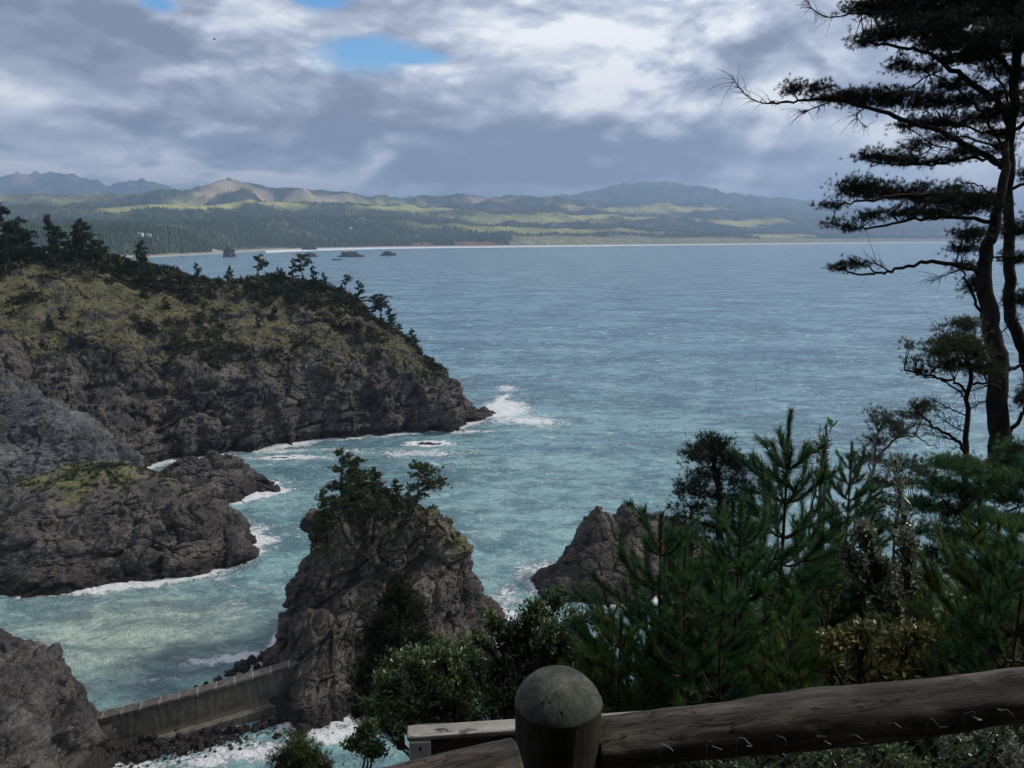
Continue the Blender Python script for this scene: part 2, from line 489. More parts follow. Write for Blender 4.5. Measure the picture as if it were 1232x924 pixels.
ring_rock('rock_islet', [([(-5, -72, 170, 18, 13), (0, -72, 170, 14.5, 10), (3, -72, 170, 12, 8), (6, -73, 171, 8, 5.5), (7.5, -74, 171, 5, 3)], .5)],
    M['rock'], 'bare jagged rock just behind the grassy islet, below the headland', 'rock', 5.1, vegz=30, vegb=-.6, nt=360, nz=160)
def pk(px, py, d, a, b, z0=1.0):
    t = PD(px, py, d); return [(-6, t[0], d, a * 1.35, b * 1.3), (z0, t[0], d, a, b), (z0 + (t[2] - z0) * .5, t[0], d, a * .58, b * .6), (z0 + (t[2] - z0) * .82, t[0], d, a * .30, b * .34), (t[2] + .3, t[0], d, a * .05, b * .08)]
ring_rock('rock_islet', [(pk(720, 612, 125, 7.5, 7), .3), (pk(754, 612, 128, 8.5, 7), .3), (pk(790, 618, 131, 13, 9), .4), (pk(702, 664, 122, 8, 7, .5), .35), (pk(732, 655, 121, 12, 7), .4), (pk(684, 692, 121, 4.5, 5, .5), .3)],
    M['rock_brown'], 'pointed brown rock with twin peaks in the sea beyond the pines', 'rock', 7.7, vegz=5, vegb=-.32, nt=300, nz=150, expo=2.0)
ring_rock('coastal_rock', [([(-5, -66, 70, 27, 18), (0, -66, 70, 24, 16), (5, -66, 70, 21, 14), (9, -66, 70.5, 19.5, 12.5), (12.5, -66, 71, 17, 11), (14.6, -66.5, 72, 13, 8), (15.6, -67, 73, 8, 5)], .5)],
    M['rock'], 'big dark rock at the near end of the concrete seawall', 'rock', 4.4, vegz=12, vegb=-.25, nt=420, nz=240)
# small rocks awash and rocks far out in the bay
def small_rock(px, py, a, b, h, label, seed, mat='rock', amp=.3, spike=1.0):
    c = PZ(px, py)
    return ring_rock('sea_rock', [([(-3, c[0], c[1], a * 1.2, b * 1.2), (0, c[0], c[1], a, b), (h * .5, c[0], c[1], a * .75, b * .7), (h * .85, c[0] - a * .1, c[1], a * .4, b * .4), (h, c[0] - a * .1, c[1], a * .15 * spike, b * .15)], amp)],
                     M[mat], label, 'rock', seed, vegz=500, vegb=-1, nt=120, nz=50)
small_rock(516, 537, 4.2, 2.0, 1.2, 'small black rock awash in white surf off the headland foot', 1.3)
small_rock(343, 553, 3.8, 1.0, .8, 'thin flat rock just breaking the water between headland and stack', 2.6)
small_rock(283, 652, 5.0, 3.0, 2.4, 'knobbly rock spur in foam off the right end of the grassy islet', 3.1, amp=.4)
small_rock(318, 592, 3.4, 2.2, 1.8, 'brown wave-washed knob off the tip of the jagged rock', 3.9, amp=.3)
small_rock(584, 750, 3.6, 4.0, 3.0, 'low brown rock apron joined to the right foot of the sea stack', 4.7, 'rock_brown', amp=.5)
small_rock(584, 500, 4.0, 4.0, 2.2, 'low ledge at the tip of the headland in breaking waves', 6.0, amp=.4)
small_rock(422, 309, 38, 12, 13, 'long flat-topped rock standing far out in the bay', 5.3, amp=1.0, spike=4)
small_rock(467, 307.5, 26, 10, 12, 'smaller rounded rock beside the long flat one, far out in the bay', 6.1, amp=1.0)
small_rock(372, 309, 24, 10, 12, 'distant bay rock nearest the headland pines', 6.9, amp=1.0)
small_rock(276, 309, 18, 14, 32, 'pointed far rock at the edge of the distant beach', 7.7, amp=1.2)
small_rock(372, 300.5, 32, 16, 30, 'reddish rounded rock on the distant beach', 8.1, 'rock_brown', amp=1.5)
small_rock(405, 313, 12, 3, 3, 'tiny low rock in the bay just below the flat-topped rock', 8.8, amp=.5)

# ------------------------------------------------------------------ near hillside under the camera
def ground_z(x, y):
    s1 = sstep(x, .3, 4.5); edge = 2.0 + 14.0 * s1
    near = 58.1 - np.clip(y - 1.9, 0, None) * (1.12 - .66 * s1)
    zed = 58.1 - (edge - 1.9) * (1.12 - .66 * s1)
    z = np.where(y > edge, zed - (y - edge) * 1.2, near)
    z = z + np.clip(-y - 2.0, 0, None) * .35 - .02 * np.clip(-x - 3, 0, None) * np.clip(y, 0, 3)
    return z
gx = np.concatenate([np.linspace(-60, -6, 60), np.linspace(-5.8, 16, 150), np.linspace(16.4, 70, 90)]); gy = np.concatenate([np.linspace(-40, -1, 40), np.linspace(-.8, 20, 150), np.linspace(20.5, 64, 90)])
GX, GY = np.meshgrid(gx, gy)
GZ = ground_z(GX, GY)
q = np.stack([GX.ravel(), GY.ravel(), GZ.ravel()], 1)
flat = sstep(np.abs(GY - .5), 1.5, 5).ravel()
nd = (fbm(q / 2.2, 3) * .22 + facets(q / 6) * 1.2 * sstep(q[:, 1], 14, 24) + fbm(q / 9, 2) * 1.2 * sstep(q[:, 1], 12, 20)) * (.15 + .85 * flat)
q[:, 2] = np.maximum(q[:, 2] + nd, -8)
mb = MB(); mb.add(q, grid_faces(len(gy), len(gx)))
M['soil'], n = material('dark forest soil')
x = n.noise(n.pos, 3, 7, .65)
n.link(n.ramp(x, [(.35, (.018, .016, .011)), (.5, (.04, .034, .02)), (.62, (.05, .06, .025))]), n.b.inputs['Base Color']); n.b.inputs['Roughness'].default_value = .95
n.link(n.bump(n.noise(n.pos, 9, 5, .6), .06), n.b.inputs['Normal'])
tag(obj('hillside_ground', mb.mesh('hillside_ground', M['soil'], True)), 'dark steep ground falling away below the fence', 'ground', kind='structure')

# ------------------------------------------------------------------ far shore and hills
def interp(tab, x):
    a = np.array(tab, float); return np.interp(x, a[:, 0], a[:, 1])
def zat(px, py, d):
    dy, dz = F * cp + (H0 / 2 - py) * sp, -F * sp + (H0 / 2 - py) * cp
    return CAMZ + dz / dy * d
pxs = np.linspace(-900, 2100, 1300)
def shore_d(px):
    t = [(-900, 1500), (-200, 1700), (100, 1900), (200, 2150), (270, 2500), (330, 3050), (400, 3500), (500, 3950), (600, 4250), (700, 4600), (800, 5050), (900, 5550), (1000, 6100), (1150, 6900), (1400, 7600), (2100, 8200)]
    return interp(t, px)
ds = shore_d(pxs) * (1 + .012 * fbm(np.stack([pxs / 40, pxs * 0, pxs * 0], 1), 3))
L0 = interp([(-900, 270), (100, 272), (180, 276), (225, 283), (262, 298), (280, 302.5), (345, 299.5), (365, 294), (400, 294), (500, 291.5), (600, 289.5), (700, 288), (800, 288.5), (900, 289), (1000, 289), (1150, 289), (2100, 289)], pxs)
L1 = interp([(-900, 255), (0, 262), (100, 267), (170, 269), (230, 269), (300, 265), (400, 263), (450, 263), (520, 266), (560, 270), (620, 275), (700, 276), (740, 273), (800, 279), (900, 281), (1000, 283), (1150, 284.5), (2100, 284)], pxs)
L2 = interp([(-900, 244), (0, 250), (100, 251), (200, 246), (300, 244), (400, 247), (500, 250), (600, 255), (700, 259), (800, 262), (900, 262), (1000, 267), (1150, 273), (1400, 276), (2100, 276)], pxs)
L3 = interp([(-900, 230), (-200, 237), (0, 236), (100, 238), (180, 236), (240, 231), (262, 224), (290, 217), (312, 218.5), (340, 226), (400, 232), (450, 237), (500, 242), (540, 236), (600, 232), (650, 238), (700, 243), (760, 246), (850, 247), (900, 250), (1000, 257), (1100, 264), (1200, 269), (2100, 272)], pxs)
L4 = interp([(-900, 235), (-300, 225), (-60, 218), (0, 219), (45, 213), (60, 211.5), (100, 210), (130, 218), (155, 226), (195, 220), (235, 229), (300, 233), (500, 239), (620, 240), (680, 236), (720, 228), (780, 220.5), (830, 227), (860, 233), (920, 240), (975, 246), (1050, 253), (1150, 262), (1250, 270), (2100, 262)], pxs)
dists, hs = [], []
def addL(d, h): dists.append(d); hs.append(h)
z0 = zat(pxs, L0, ds + 170)
addL(ds - 60, np.full_like(ds, -4.0)); addL(ds, np.full_like(ds, .3)); addL(ds + 60, np.full_like(ds, 3.0))
addL(ds + 170, np.maximum(z0, 4)); addL(ds + 420, np.maximum(z0 * 1.02, 5))
d1 = ds + 1100; z1 = zat(pxs, L1, d1); addL(d1 - 350, z1 * .55 + 3); addL(d1, z1); addL(d1 + 350, z1 * .75)
d2 = ds + 2500; z2 = zat(pxs, L2, d2); addL(d2 - 500, z2 * .62); addL(d2, z2); addL(d2 + 500, z2 * .8)
d3 = ds + 4300; z3 = zat(pxs, L3, d3); addL(d3 - 700, z3 * .68); addL(d3, z3); addL(d3 + 900, z3 * .7)
d4 = np.maximum(13500, d3 + 2500); z4 = zat(pxs, L4, d4); addL(d4 - 1500, z4 * .6); addL(d4, z4); addL(d4 + 2500, z4 * .4)
D = np.array(dists); Hh = np.array(hs)
seg = [3, 5, 10, 10, 14, 20, 14, 20, 26, 18, 24, 34, 22, 20, 34, 16]
RD, RH, RL = [D[0][None]], [Hh[0][None]], [np.zeros(1)]
for k, m_ in enumerate(seg):
    t = np.linspace(0, 1, m_ + 1)[1:, None]; s = t * t * (3 - 2 * t)
    RD.append(D[k] * (1 - t) + D[k + 1] * t); RH.append(Hh[k] * (1 - s) + Hh[k + 1] * s); RL.append(k + t[:, 0])
RD = np.concatenate(RD); RH = np.concatenate(RH); RL = np.concatenate(RL)
KX = (pxs - 616) / (F * cp)
X = RD * KX[None]; Y = RD
pp = np.stack([X.ravel(), Y.ravel(), 0 * X.ravel()], 1)
amp = np.clip(RH, 0, None).ravel()
isr = np.zeros(len(RL))
for k in (6, 9, 12, 15): isr = np.maximum(isr, np.exp(-((RL - k) / .35) ** 2))
damp = (1 - .72 * isr)[:, None].repeat(len(pxs), 1).ravel()
rn = (ridged(pp / 900, 5) - 1.1)
hzn = RH.ravel() + amp * .34 * damp * rn * sstep(RH.ravel(), 8, 60) + 9 * fbm(pp / 120, 3) * sstep(RH.ravel(), 15, 60) + 1.5 * fbm(pp / 60, 2) * sstep(RH.ravel(), 3, 8)
PXG = np.broadcast_to(pxs[None], RD.shape).ravel(); RLG = np.broadcast_to(RL[:, None], RD.shape).ravel()
def ell(px, l, rx, rl):
    return np.exp(-(((PXG - px) / rx) ** 2 + ((RLG - l) / rl) ** 2) ** 2)
nz_ = fbm(pp / 260, 4)
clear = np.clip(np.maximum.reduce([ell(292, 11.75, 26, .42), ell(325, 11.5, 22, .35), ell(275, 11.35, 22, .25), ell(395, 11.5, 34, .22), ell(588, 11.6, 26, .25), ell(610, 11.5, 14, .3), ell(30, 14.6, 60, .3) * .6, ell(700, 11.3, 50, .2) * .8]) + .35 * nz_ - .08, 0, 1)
sunlit = np.clip(np.maximum.reduce([ell(260, 8.85, 140, .3), ell(330, 11.15, 120, .35), ell(420, 11.3, 100, .3), ell(500, 8.7, 70, .3), ell(60, 11.5, 80, .35) * .6, ell(720, 8.85, 90, .22), ell(800, 11.5, 90, .22), ell(880, 8.6, 60, .2), ell(640, 8.3, 120, .4) * .7, ell(640, 5.5, 140, .5) * .7, ell(930, 5.3, 40, .6), ell(740, 11.5, 160, .12)]) + .4 * nz_ - .1, 0, 1)
coast = np.clip(sstep(PXG, 585, 640) * (1 - sstep(RLG, 4.2, 5.1)) * sstep(RLG, 1.8, 2.4) + .2 * nz_, 0, 1) * sstep(PXG, 580, 620)
red = np.clip((1 - sstep(RLG, 2.7, 3.0)) * sstep(RLG, 2.0, 2.3) * sstep(PXG, 460, 520) * (1 - sstep(PXG, 590, 630)) * sstep(fbm(pp / 150 + 4, 3), -.1, .35), 0, 1)
sand = (1 - sstep(RLG, 1.9, 2.3)); sand = np.maximum(sand, (1 - sstep(RLG, 2.8, 3.4)) * ((PXG > 268) & (PXG < 352)))
mb = MB(); mb.add(np.stack([pp[:, 0], pp[:, 1], hzn], 1), grid_faces(*RD.shape))
M['hills'], n = material('forested hills')
cn = n.noise(n.pos, .004, 7, .65)
fn = n.noise(n.pos, .03, 5, .7)
c = n.ramp(n.math('ADD', n.math('MULTIPLY', cn, .6), n.math('MULTIPLY', fn, .4)), [(.38, (.02, .032, .02)), (.5, (.045, .066, .03)), (.62, (.10, .13, .05))])
c = n.mix(n.attr('sunlit'), c, n.mix(fn, c4(.32, .36, .09), c4(.66, .60, .24)))  # sunlight on forest bands, put into the ground colour as yellower green
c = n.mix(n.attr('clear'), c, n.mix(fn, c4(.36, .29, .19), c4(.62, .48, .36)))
c = n.mix(n.attr('coast'), c, n.mix(n.mapr(fn, .4, .6), c4(.14, .16, .07), c4(.36, .32, .20)))
c = n.mix(n.attr('red'), c, c4(.24, .13, .085))
c = n.mix(n.attr('sand'), c, c4(.40, .35, .30))
n.link(c, n.b.inputs['Base Color']); n.b.inputs['Roughness'].default_value = 1; n.b.inputs['Specular IOR Level'].default_value = .05
n.link(n.bump(fn, 25, .6), n.b.inputs['Normal'])
tag(obj('hills', mb.mesh('hills', M['hills'], True, {'sunlit': sunlit, 'clear': clear, 'coast': coast, 'red': red, 'sand': sand})), 'forested coastal hills with clearings behind the far beach', 'hills', kind='structure')
# far-off forest: countless conifers on the nearer far slopes
cand = 90000
cpx = rng.uniform(-150, 1250, cand); jx = np.interp(cpx, pxs, np.arange(len(pxs))).astype(int)
fr_ = rng.uniform(0, 1, cand) ** 1.5; dd_ = ds[jx] + 75 + fr_ * 3400
colsD = RD[:, jx]; ri = (colsD < dd_[None]).sum(0).clip(1, len(RL) - 1)
tt_ = np.clip((dd_ - colsD[ri - 1, np.arange(cand)]) / (colsD[ri, np.arange(cand)] - colsD[ri - 1, np.arange(cand)] + 1e-6), 0, 1)
HZ = hzn.reshape(RD.shape); cz = HZ[ri - 1, jx] * (1 - tt_) + HZ[ri, jx] * tt_
g2 = lambda a_: np.asarray(a_).reshape(RD.shape)[ri, jx]
okm = (cz > 7) & (g2(sunlit) < .3) & (g2(clear) < .25) & (g2(coast) < .45) & (g2(red) < .25) & (g2(sand) < .3)
cpx, dd_, cz = cpx[okm][:42000], dd_[okm][:42000], cz[okm][:42000]
pick = np.arange(len(cpx))
bx = (cpx - 616) / (F * cp) * dd_; by = dd_; bz = cz - 2
hh = rng.uniform(12, 26, len(pick)); rr = hh * rng.uniform(.18, .3, len(pick))
th = np.arange(5) * 2 * math.pi / 5
base = np.stack([bx[:, None] + rr[:, None] * np.cos(th), by[:, None] + rr[:, None] * np.sin(th), np.repeat(bz[:, None], 5, 1)], -1)
tip = np.stack([bx, by, bz + hh], -1)[:, None]
v = np.concatenate([base, tip], 1).reshape(-1, 3); k = np.arange(len(pick))[:, None] * 6
mb = MB(); mb.add(v, np.concatenate([k + [j, (j + 1) % 5, 5] for j in range(5)]))
tag(obj('forest', mb.mesh('forest', M['forest'])), 'dark conifer forest covering the far shore', 'forest', kind='stuff')

def hill_point(px, py):
    j = int(np.argmin(np.abs(pxs - px)))
    zz = hzn.reshape(RD.shape)[:, j]; dd = RD[:, j]
    dy, dz = F * cp + (H0 / 2 - py) * sp, -F * sp + (H0 / 2 - py) * cp
    ray = CAMZ + dz / dy * dd
    hit = np.where((zz >= ray) & (RL > 1.5))[0]
    i = hit[0] if len(hit) else 60
    return np.array([dd[i] * KX[j], dd[i], zz[i]])
M['house_white'], n = material('white painted siding'); n.link(n.ramp(n.noise(n.pos, .5, 3), [(.3, (.7, .7, .68)), (.7, (.8, .8, .78))]), n.b.inputs['Base Color'])
M['house_roof'], n = material('grey roof'); n.link(n.ramp(n.noise(n.pos, .5, 3), [(.3, (.16, .15, .15)), (.7, (.24, .23, .22))]), n.b.inputs['Base Color'])
M['house_glass'], n = material('dark window glass'); n.link(n.ramp(n.noise(n.pos, .5, 3), [(.3, (.03, .035, .04)), (.7, (.05, .06, .07))]), n.b.inputs['Base Color']); n.b.inputs['Roughness'].default_value = .1
def house(px, py, w, d, h, label):
    p = hill_point(px, py); e_ = empty('house', p + np.array([0, -8, 2]))
    m_ = MB(); m_.box((0, 0, h / 2 - 2), w, d, h + 6); obj('wall', m_.mesh('wall', M['house_white']), e_)
    m_ = MB(); r_ = h * .5
    v = [(-w / 2 - 1, -d / 2 - 1, h), (w / 2 + 1, -d / 2 - 1, h), (w / 2 + 1, d / 2 + 1, h), (-w / 2 - 1, d / 2 + 1, h), (-w / 2 - 1, 0, h + r_), (w / 2 + 1, 0, h + r_)]
    m_.add(np.array(v) + (0, 0, 1.1), [[0, 1, 5, 4], [3, 4, 5, 2], [0, 3, 2, 1]]); m_.add(np.array(v) + (0, 0, 1.1), [[0, 4, 3], [1, 2, 5]]); obj('roof', m_.mesh('roof', M['house_roof']), e_)
    for k in (-1, 0, 1):
        m_ = MB(); m_.box((k * w * .3, -d / 2 - .05, h * .5), w * .14, .2, h * .35); obj('window', m_.mesh('window', M['house_glass']), e_)
    tag(e_, label, 'house', 'houses on the far hillsides'); return e_
house(188, 286.5, 14, 9, 7, 'white house farthest left on the dark wooded bluff')
house(198, 286.5, 12, 9, 6, 'white house close beside its twin on the dark wooded bluff')
house(206, 290, 7, 6, 4, 'tiny pale house below the pair on the wooded bluff')
house(395, 275, 15, 10, 6, 'pale house alone high in the dark forest behind the bay rocks')
house(430, 276, 13, 10, 7, 'pale house in the forest above the smaller bay rock')
house(765, 289.5, 60, 16, 9, 'long low building on the tan bluff above the far beach')
house(795, 287.5, 22, 12, 8, 'small pale building just beyond the long one on the tan bluff')

# ------------------------------------------------------------------ sea
Yr = np.concatenate([np.linspace(40, 170, 420), np.geomspace(170.6, 900, 440), np.geomspace(905, 9500, 200), [12000, 20000, 40000]])
u = np.linspace(-1.35, 1.35, 900)
WX = Yr[:, None] * u[None]; WY = np.repeat(Yr[:, None], len(u), 1)
wp = np.stack([WX.ravel(), WY.ravel()], 1)
z = np.zeros(len(wp))
dy_ = np.gradient(Yr)[:, None].repeat(len(u), 1).ravel()
def wave(lam, ang, a, warp=1.0):
    fx, fy = math.sin(ang), math.cos(ang)
    near = wp[:, 1] < 3200
    s_ = wp[near, 0] * fx + wp[near, 1] * fy; t_ = -wp[near, 0] * fy + wp[near, 1] * fx
    nz2 = perlin(np.stack([s_ / lam, t_ / (lam * 3.2), s_ * 0 + lam], 1))
    val = (1 - np.abs(nz2) * 2.2)
    fade = np.clip(1 - dy_[near] / (lam * .45), 0, 1)
    z[near] += a * val * fade
open_sea = sstep(WY.ravel(), 150, 240)
wave(40, .5, .6); wave(17, .35, .42); wave(8, .75, .28); wave(4.2, .2, .16); wave(2.2, .6, .08); wave(1.2, .1, .04)
z *= .45 + .55 * open_sea
# foam strength round rocks and along the headland
foam = np.zeros(len(wp))
near = wp[:, 1] < 420
wn = wp[near]
nn1 = fbm(np.stack([wn[:, 0] / 7, wn[:, 1] / 7, wn[:, 0] * 0], 1), 3)
for cx, cy, a, b in ROCKS[:]:
    if cy > 400 or a > 60: continue
    r = np.sqrt(((wn[:, 0] - cx) / a) ** 2 + ((wn[:, 1] - cy) / b) ** 2)
    dd = (r - 1) * min(a, b)
    wdt = 2.6 + 2.2 * nn1 + 1.4 * sstep(wn[:, 0] - cx, 0, a)
    foam[near] = np.maximum(foam[near], np.exp(-np.clip(dd, 0, None) / np.clip(wdt, .6, 9)) * 1.0)
pl = np.array([PZ(*c_[0])[:2] for c_ in cols] + [PZ(594, 488)[:2] + (4, 12)])
pd_ = np.full(len(wn), 1e9)
for a, b in zip(pl[:-1], pl[1:]):
    ab = b - a; t = np.clip(((wn - a) @ ab) / (ab @ ab), 0, 1); pd_ = np.minimum(pd_, np.linalg.norm(wn - (a + t[:, None] * ab), axis=1))
foam[near] = np.maximum(foam[near], np.exp(-pd_ / np.clip(4.5 + 4 * nn1, 1, 12)))
def patch(px, py, ax, ay, s_, rot=0):
    c_ = PZ(px, py)[:2]; d_ = wn - c_; cr, sr = math.cos(rot), math.sin(rot)
    a_, b_ = d_[:, 0] * cr + d_[:, 1] * sr, -d_[:, 0] * sr + d_[:, 1] * cr
    foam[near] = np.maximum(foam[near], s_ * np.exp(-((a_ / ax) ** 2 + (b_ / ay) ** 2)))
patch(608, 494, 12, 20, 1.0); patch(634, 508, 24, 14, .8, -.3); patch(610, 470, 8, 14, .75); patch(560, 522, 12, 5, .75); patch(500, 548, 28, 6, .74); patch(415, 545, 20, 6, .66); patch(330, 545, 18, 4, .75)
patch(355, 580, 16, 8, .55); patch(300, 640, 9, 8, .72); patch(255, 690, 12, 3, .6); patch(560, 560, 22, 8, .5); patch(650, 690, 9, 10, .75); patch(610, 720, 6, 8, .72)
patch(270, 795, 12, 2.2, .85, .2); patch(200, 820, 12, 2.5, .6, .2); patch(150, 620, 3, 3, .5)
patch(400, 885, 9, 3, .9); patch(300, 905, 10, 3.2, .85); patch(240, 915, 9, 3, .8); patch(470, 900, 8, 4, .5); patch(180, 750, 30, 8, .36); patch(580, 770, 8, 5, .9); patch(565, 800, 10, 5, .85)
# surf along the far beach
uu = wp[:, 0] / wp[:, 1]; pxw = uu * F * cp + 616
sd = np.interp(pxw, pxs, ds) - wp[:, 1]
foam = np.maximum(foam, (1 - sstep(sd, 330, 620)) * (sd > -50) * 1.0 * (pxw > 330)); foam = np.maximum(foam, (sd < 40) * (sd > -60) * .7 * (pxw <= 330))
fi = np.interp(pxw, [200, 420, 520], [1, 1, 0]); foam = np.maximum(foam, .62 * fi * np.exp(-np.clip(sd, 0, None) / 500.) * (wp[:, 1] > 1500))
shallow = np.clip(.9 * (1 - sstep(wp[:, 1], 110, 420)) * (1 - .5 * sstep(wp[:, 0], 0, 120)), 0, 1)
shallow = np.maximum(shallow, sstep(pxw, 780, 1060) * np.clip(np.exp(-np.clip(sd - 1200, 0, None) / 900.) * 1.5, 0, 1.4) * (wp[:, 1] > 3000))
cove = np.exp(-(((wp[:, 0] + 58) / 26) ** 2 + ((wp[:, 1] - 104) / 15) ** 2) ** 1.2)
mb = MB(); mb.add(np.column_stack([wp, z]), grid_faces(len(Yr), len(u)))
# coarse sheets to the sides and behind, so the sea has no near edge
def sheet(pts):
    return mb.add(np.array(pts, float), [[0, 1, 2, 3]])
n0 = mb.n
sheet([(-40000 * 1.35, 40000, 0), (-54, 40, 0), (-40000, -3000, -.2), (-60000, 20000, -.2)]); sheet([(54, 40, 0), (54000, 40000, 0), (60000, 20000, -.2), (40000, -3000, -.2)])
sheet([(-54, 40, -.3), (54, 40, -.3), (40000, -3000, -.3), (-40000, -3000, -.3)])
ex = mb.n - n0
pad = lambda a: np.concatenate([a, np.zeros(ex)])
M['sea'], n = material('teal sea water')
foam_a = n.attr('foam')
ps = n.scalev(n.pos, (1, 1, 0))
f1 = n.noise(ps, .35, 8, .7, 1.2); f2 = n.noise(ps, 1.6, 6, .65, .8)
fmix = n.math('ADD', n.math('MULTIPLY', f1, .55), n.math('MULTIPLY', f2, .45))
thr = n.math('SUBTRACT', .78, n.math('MULTIPLY', foam_a, .47))
ff = n.mapr(n.math('SUBTRACT', fmix, thr), -.02, .09)
# whitecaps and wind streaks on the open bay
rot = n.node('ShaderNodeMapping'); n.link(n.pos, rot.inputs[0]); rot.inputs['Rotation'].default_value = (0, 0, R(-20)); rot.inputs['Scale'].default_value = (.55, 1, 0)
s1 = n.noise(rot.outputs[0], .22, 9, .76, .5); s2 = n.noise(ps, .012, 3, .5)
capm = n.mapr(n.math('ADD', s1, n.math('MULTIPLY', n.math('SUBTRACT', s2, .5), .16)), .625, .68, 0, .75)
sep = n.node('ShaderNodeSeparateXYZ'); n.link(n.pos, sep.inputs[0])
capm = n.math('MULTIPLY', capm, n.mapr(sep.outputs[1], 130, 240))
lace = n.mapr(n.noise(rot.outputs[0], .5, 9, .75, 1.5), .545, .66, 0, .55)
lace = n.math('MULTIPLY', lace, n.mapr(sep.outputs[1], 800, 200))
ff = n.math('MAXIMUM', n.math('MAXIMUM', ff, capm), lace)
big = n.noise(n.scalev(n.pos, (.6, 1, 0)), .02, 5, .6, .3)
wc = n.mix(n.mapr(big, .35, .65), c4(.13, .255, .335), c4(.185, .325, .40))
wc = n.mix(n.attr('shallow'), wc, n.mix(big, c4(.15, .30, .315), c4(.26, .42, .415)))
wc = n.mix(n.math('MULTIPLY', n.attr('cove'), .8), wc, c4(.34, .41, .34))
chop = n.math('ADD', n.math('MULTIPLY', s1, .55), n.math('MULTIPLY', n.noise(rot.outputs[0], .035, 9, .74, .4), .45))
wc = n.mix(n.mapr(chop, .44, .58), n.mix(1.0, wc, c4(.60, .64, .70), 'MULTIPLY'), n.mix(1.0, wc, c4(1.5, 1.42, 1.36), 'MULTIPLY'))  # light and dark of the ripples painted into the water colour
wc = n.mix(ff, wc, c4(.78, .8, .8))
n.link(wc, n.b.inputs['Base Color'])
n.setin(n.b.inputs['Roughness'], n.mapr(ff, 0, 1, .16, .8)); n.b.inputs['IOR'].default_value = 1.33
w1 = n.noise(rot.outputs[0], .55, 7, .62, .4); w2 = n.noise(ps, 2.2, 4, .6); w3 = n.noise(rot.outputs[0], .09, 5, .6)
hh_ = n.math('ADD', n.math('ADD', n.math('MULTIPLY', w1, .9), n.math('MULTIPLY', w2, .22)), n.math('MULTIPLY', w3, 2.2))
hh_ = n.math('ADD', hh_, n.math('MULTIPLY', ff, .12))
n.link(n.bump(hh_, 1.7, .9), n.b.inputs['Normal'])
tag(obj('sea', mb.mesh('sea', M['sea'], True, {'foam': pad(foam), 'shallow': pad(shallow), 'cove': pad(cove)})), 'choppy teal sea of the bay with white surf round the rocks', 'sea', kind='structure')

# ------------------------------------------------------------------ seawall, boulders, rubble
M['concrete'], n = material('stained old concrete')
ua, va = n.attr('u'), n.attr('v')
x = n.noise(n.pos, .8, 7, .65); x2 = n.noise(n.scalev(n.pos, (1, 1, .15)), 2.2, 5, .6)
c = n.ramp(n.math('ADD', n.math('MULTIPLY', x, .5), n.math('MULTIPLY', x2, .5)), [(.36, (.038, .033, .028)), (.5, (.082, .073, .061)), (.64, (.15, .132, .108))])
fr = n.math('ABSOLUTE', n.math('SUBTRACT', n.math('FRACT', n.math('ADD', n.math('DIVIDE', ua, 2.15), n.math('MULTIPLY', x, .12))), .5))
streak = n.math('MULTIPLY', n.mapr(fr, .045, .015), n.mapr(n.math('ADD', va, n.math('MULTIPLY', n.noise(n.pos, .6, 2), 1.6)), 1.6, .9))
c = n.mix(n.math('MULTIPLY', streak, .5), c, c4(.42, .41, .38))
c = n.mix(n.mapr(n.math('ABSOLUTE', n.math('SUBTRACT', va, n.math('ADD', 3.4, n.math('MULTIPLY', x, 1.2)))), .6, .1, 0, .55), c, c4(.20, .18, .12))
n.link(c, n.b.inputs['Base Color']); n.b.inputs['Roughness'].default_value = .9
n.link(n.bump(x2, .08), n.b.inputs['Normal'])
WA = PD(90, 868, 79.0); WB = PD(364, 793, 87.6)
wall = empty('seawall', (WA + WB) / 2 * (1, 1, 0)); tag(wall, 'stained concrete seawall running from the corner rock to the sea stack', 'seawall')
wo = np.array(wall.location)
def wall_part(name, prof):
    """prof: closed loop of (offset towards camera, z below top)"""
    m_ = 60; t = np.linspace(0, 1, m_)
    mid = WA[None] * (1 - t[:, None]) + WB[None] * t[:, None]
    mid[:, 1] -= .5 * np.sin(t * math.pi)
    d_ = np.gradient(mid[:, :2], axis=0); d_ /= np.linalg.norm(d_, axis=1)[:, None]
    nr = np.stack([d_[:, 1], -d_[:, 0]], 1)
    pr = np.array(prof); k = len(pr)
    V = np.zeros((m_, k, 3))
    V[..., :2] = mid[:, None, :2] + nr[:, None] * pr[None, :, 0, None]
    V[..., 2] = mid[:, None, 2] + pr[None, :, 1]
    jit = fbm(V.reshape(-1, 3) / 1.5, 3).reshape(m_, k, 1) * .05
    V = V + jit
    L = np.linalg.norm(WB - WA)
    ua_ = np.repeat(t[:, None] * L, k, 1).ravel(); va_ = np.repeat(-pr[None, :, 1], m_, 0).ravel()
    b_ = MB(); b_.add(V.reshape(-1, 3) - wo, grid_faces(m_, k, True))
    e0 = np.concatenate([V[0], V[0].mean(0)[None]]); e1 = np.concatenate([V[-1], V[-1].mean(0)[None]])
    j = np.arange(k)
    b_.add(e0 - wo, np.stack([j, (j + 1) % k, np.full(k, k)], 1)); b_.add(e1 - wo, np.stack([(j + 1) % k, j, np.full(k, k)], 1))
    ext = np.zeros(2 * (k + 1))
    obj(name, b_.mesh(name, M['concrete'], False, {'u': np.concatenate([ua_, ext]), 'v': np.concatenate([va_, ext + 2])}), wall)
def dense(pr, step=.4):
    out = []
    for a, b in zip(pr, pr[1:] + pr[:1]):
        k = max(1, int(math.dist(a, b) / step))
        for i in range(k): out.append((a[0] + (b[0] - a[0]) * i / k, a[1] + (b[1] - a[1]) * i / k))
    return out
wall_part('wall_body', dense([(.5, -.32), (.62, -3.6), (.75, -5.6), (.75, -8), (-.6, -8), (-.5, -.32)]))
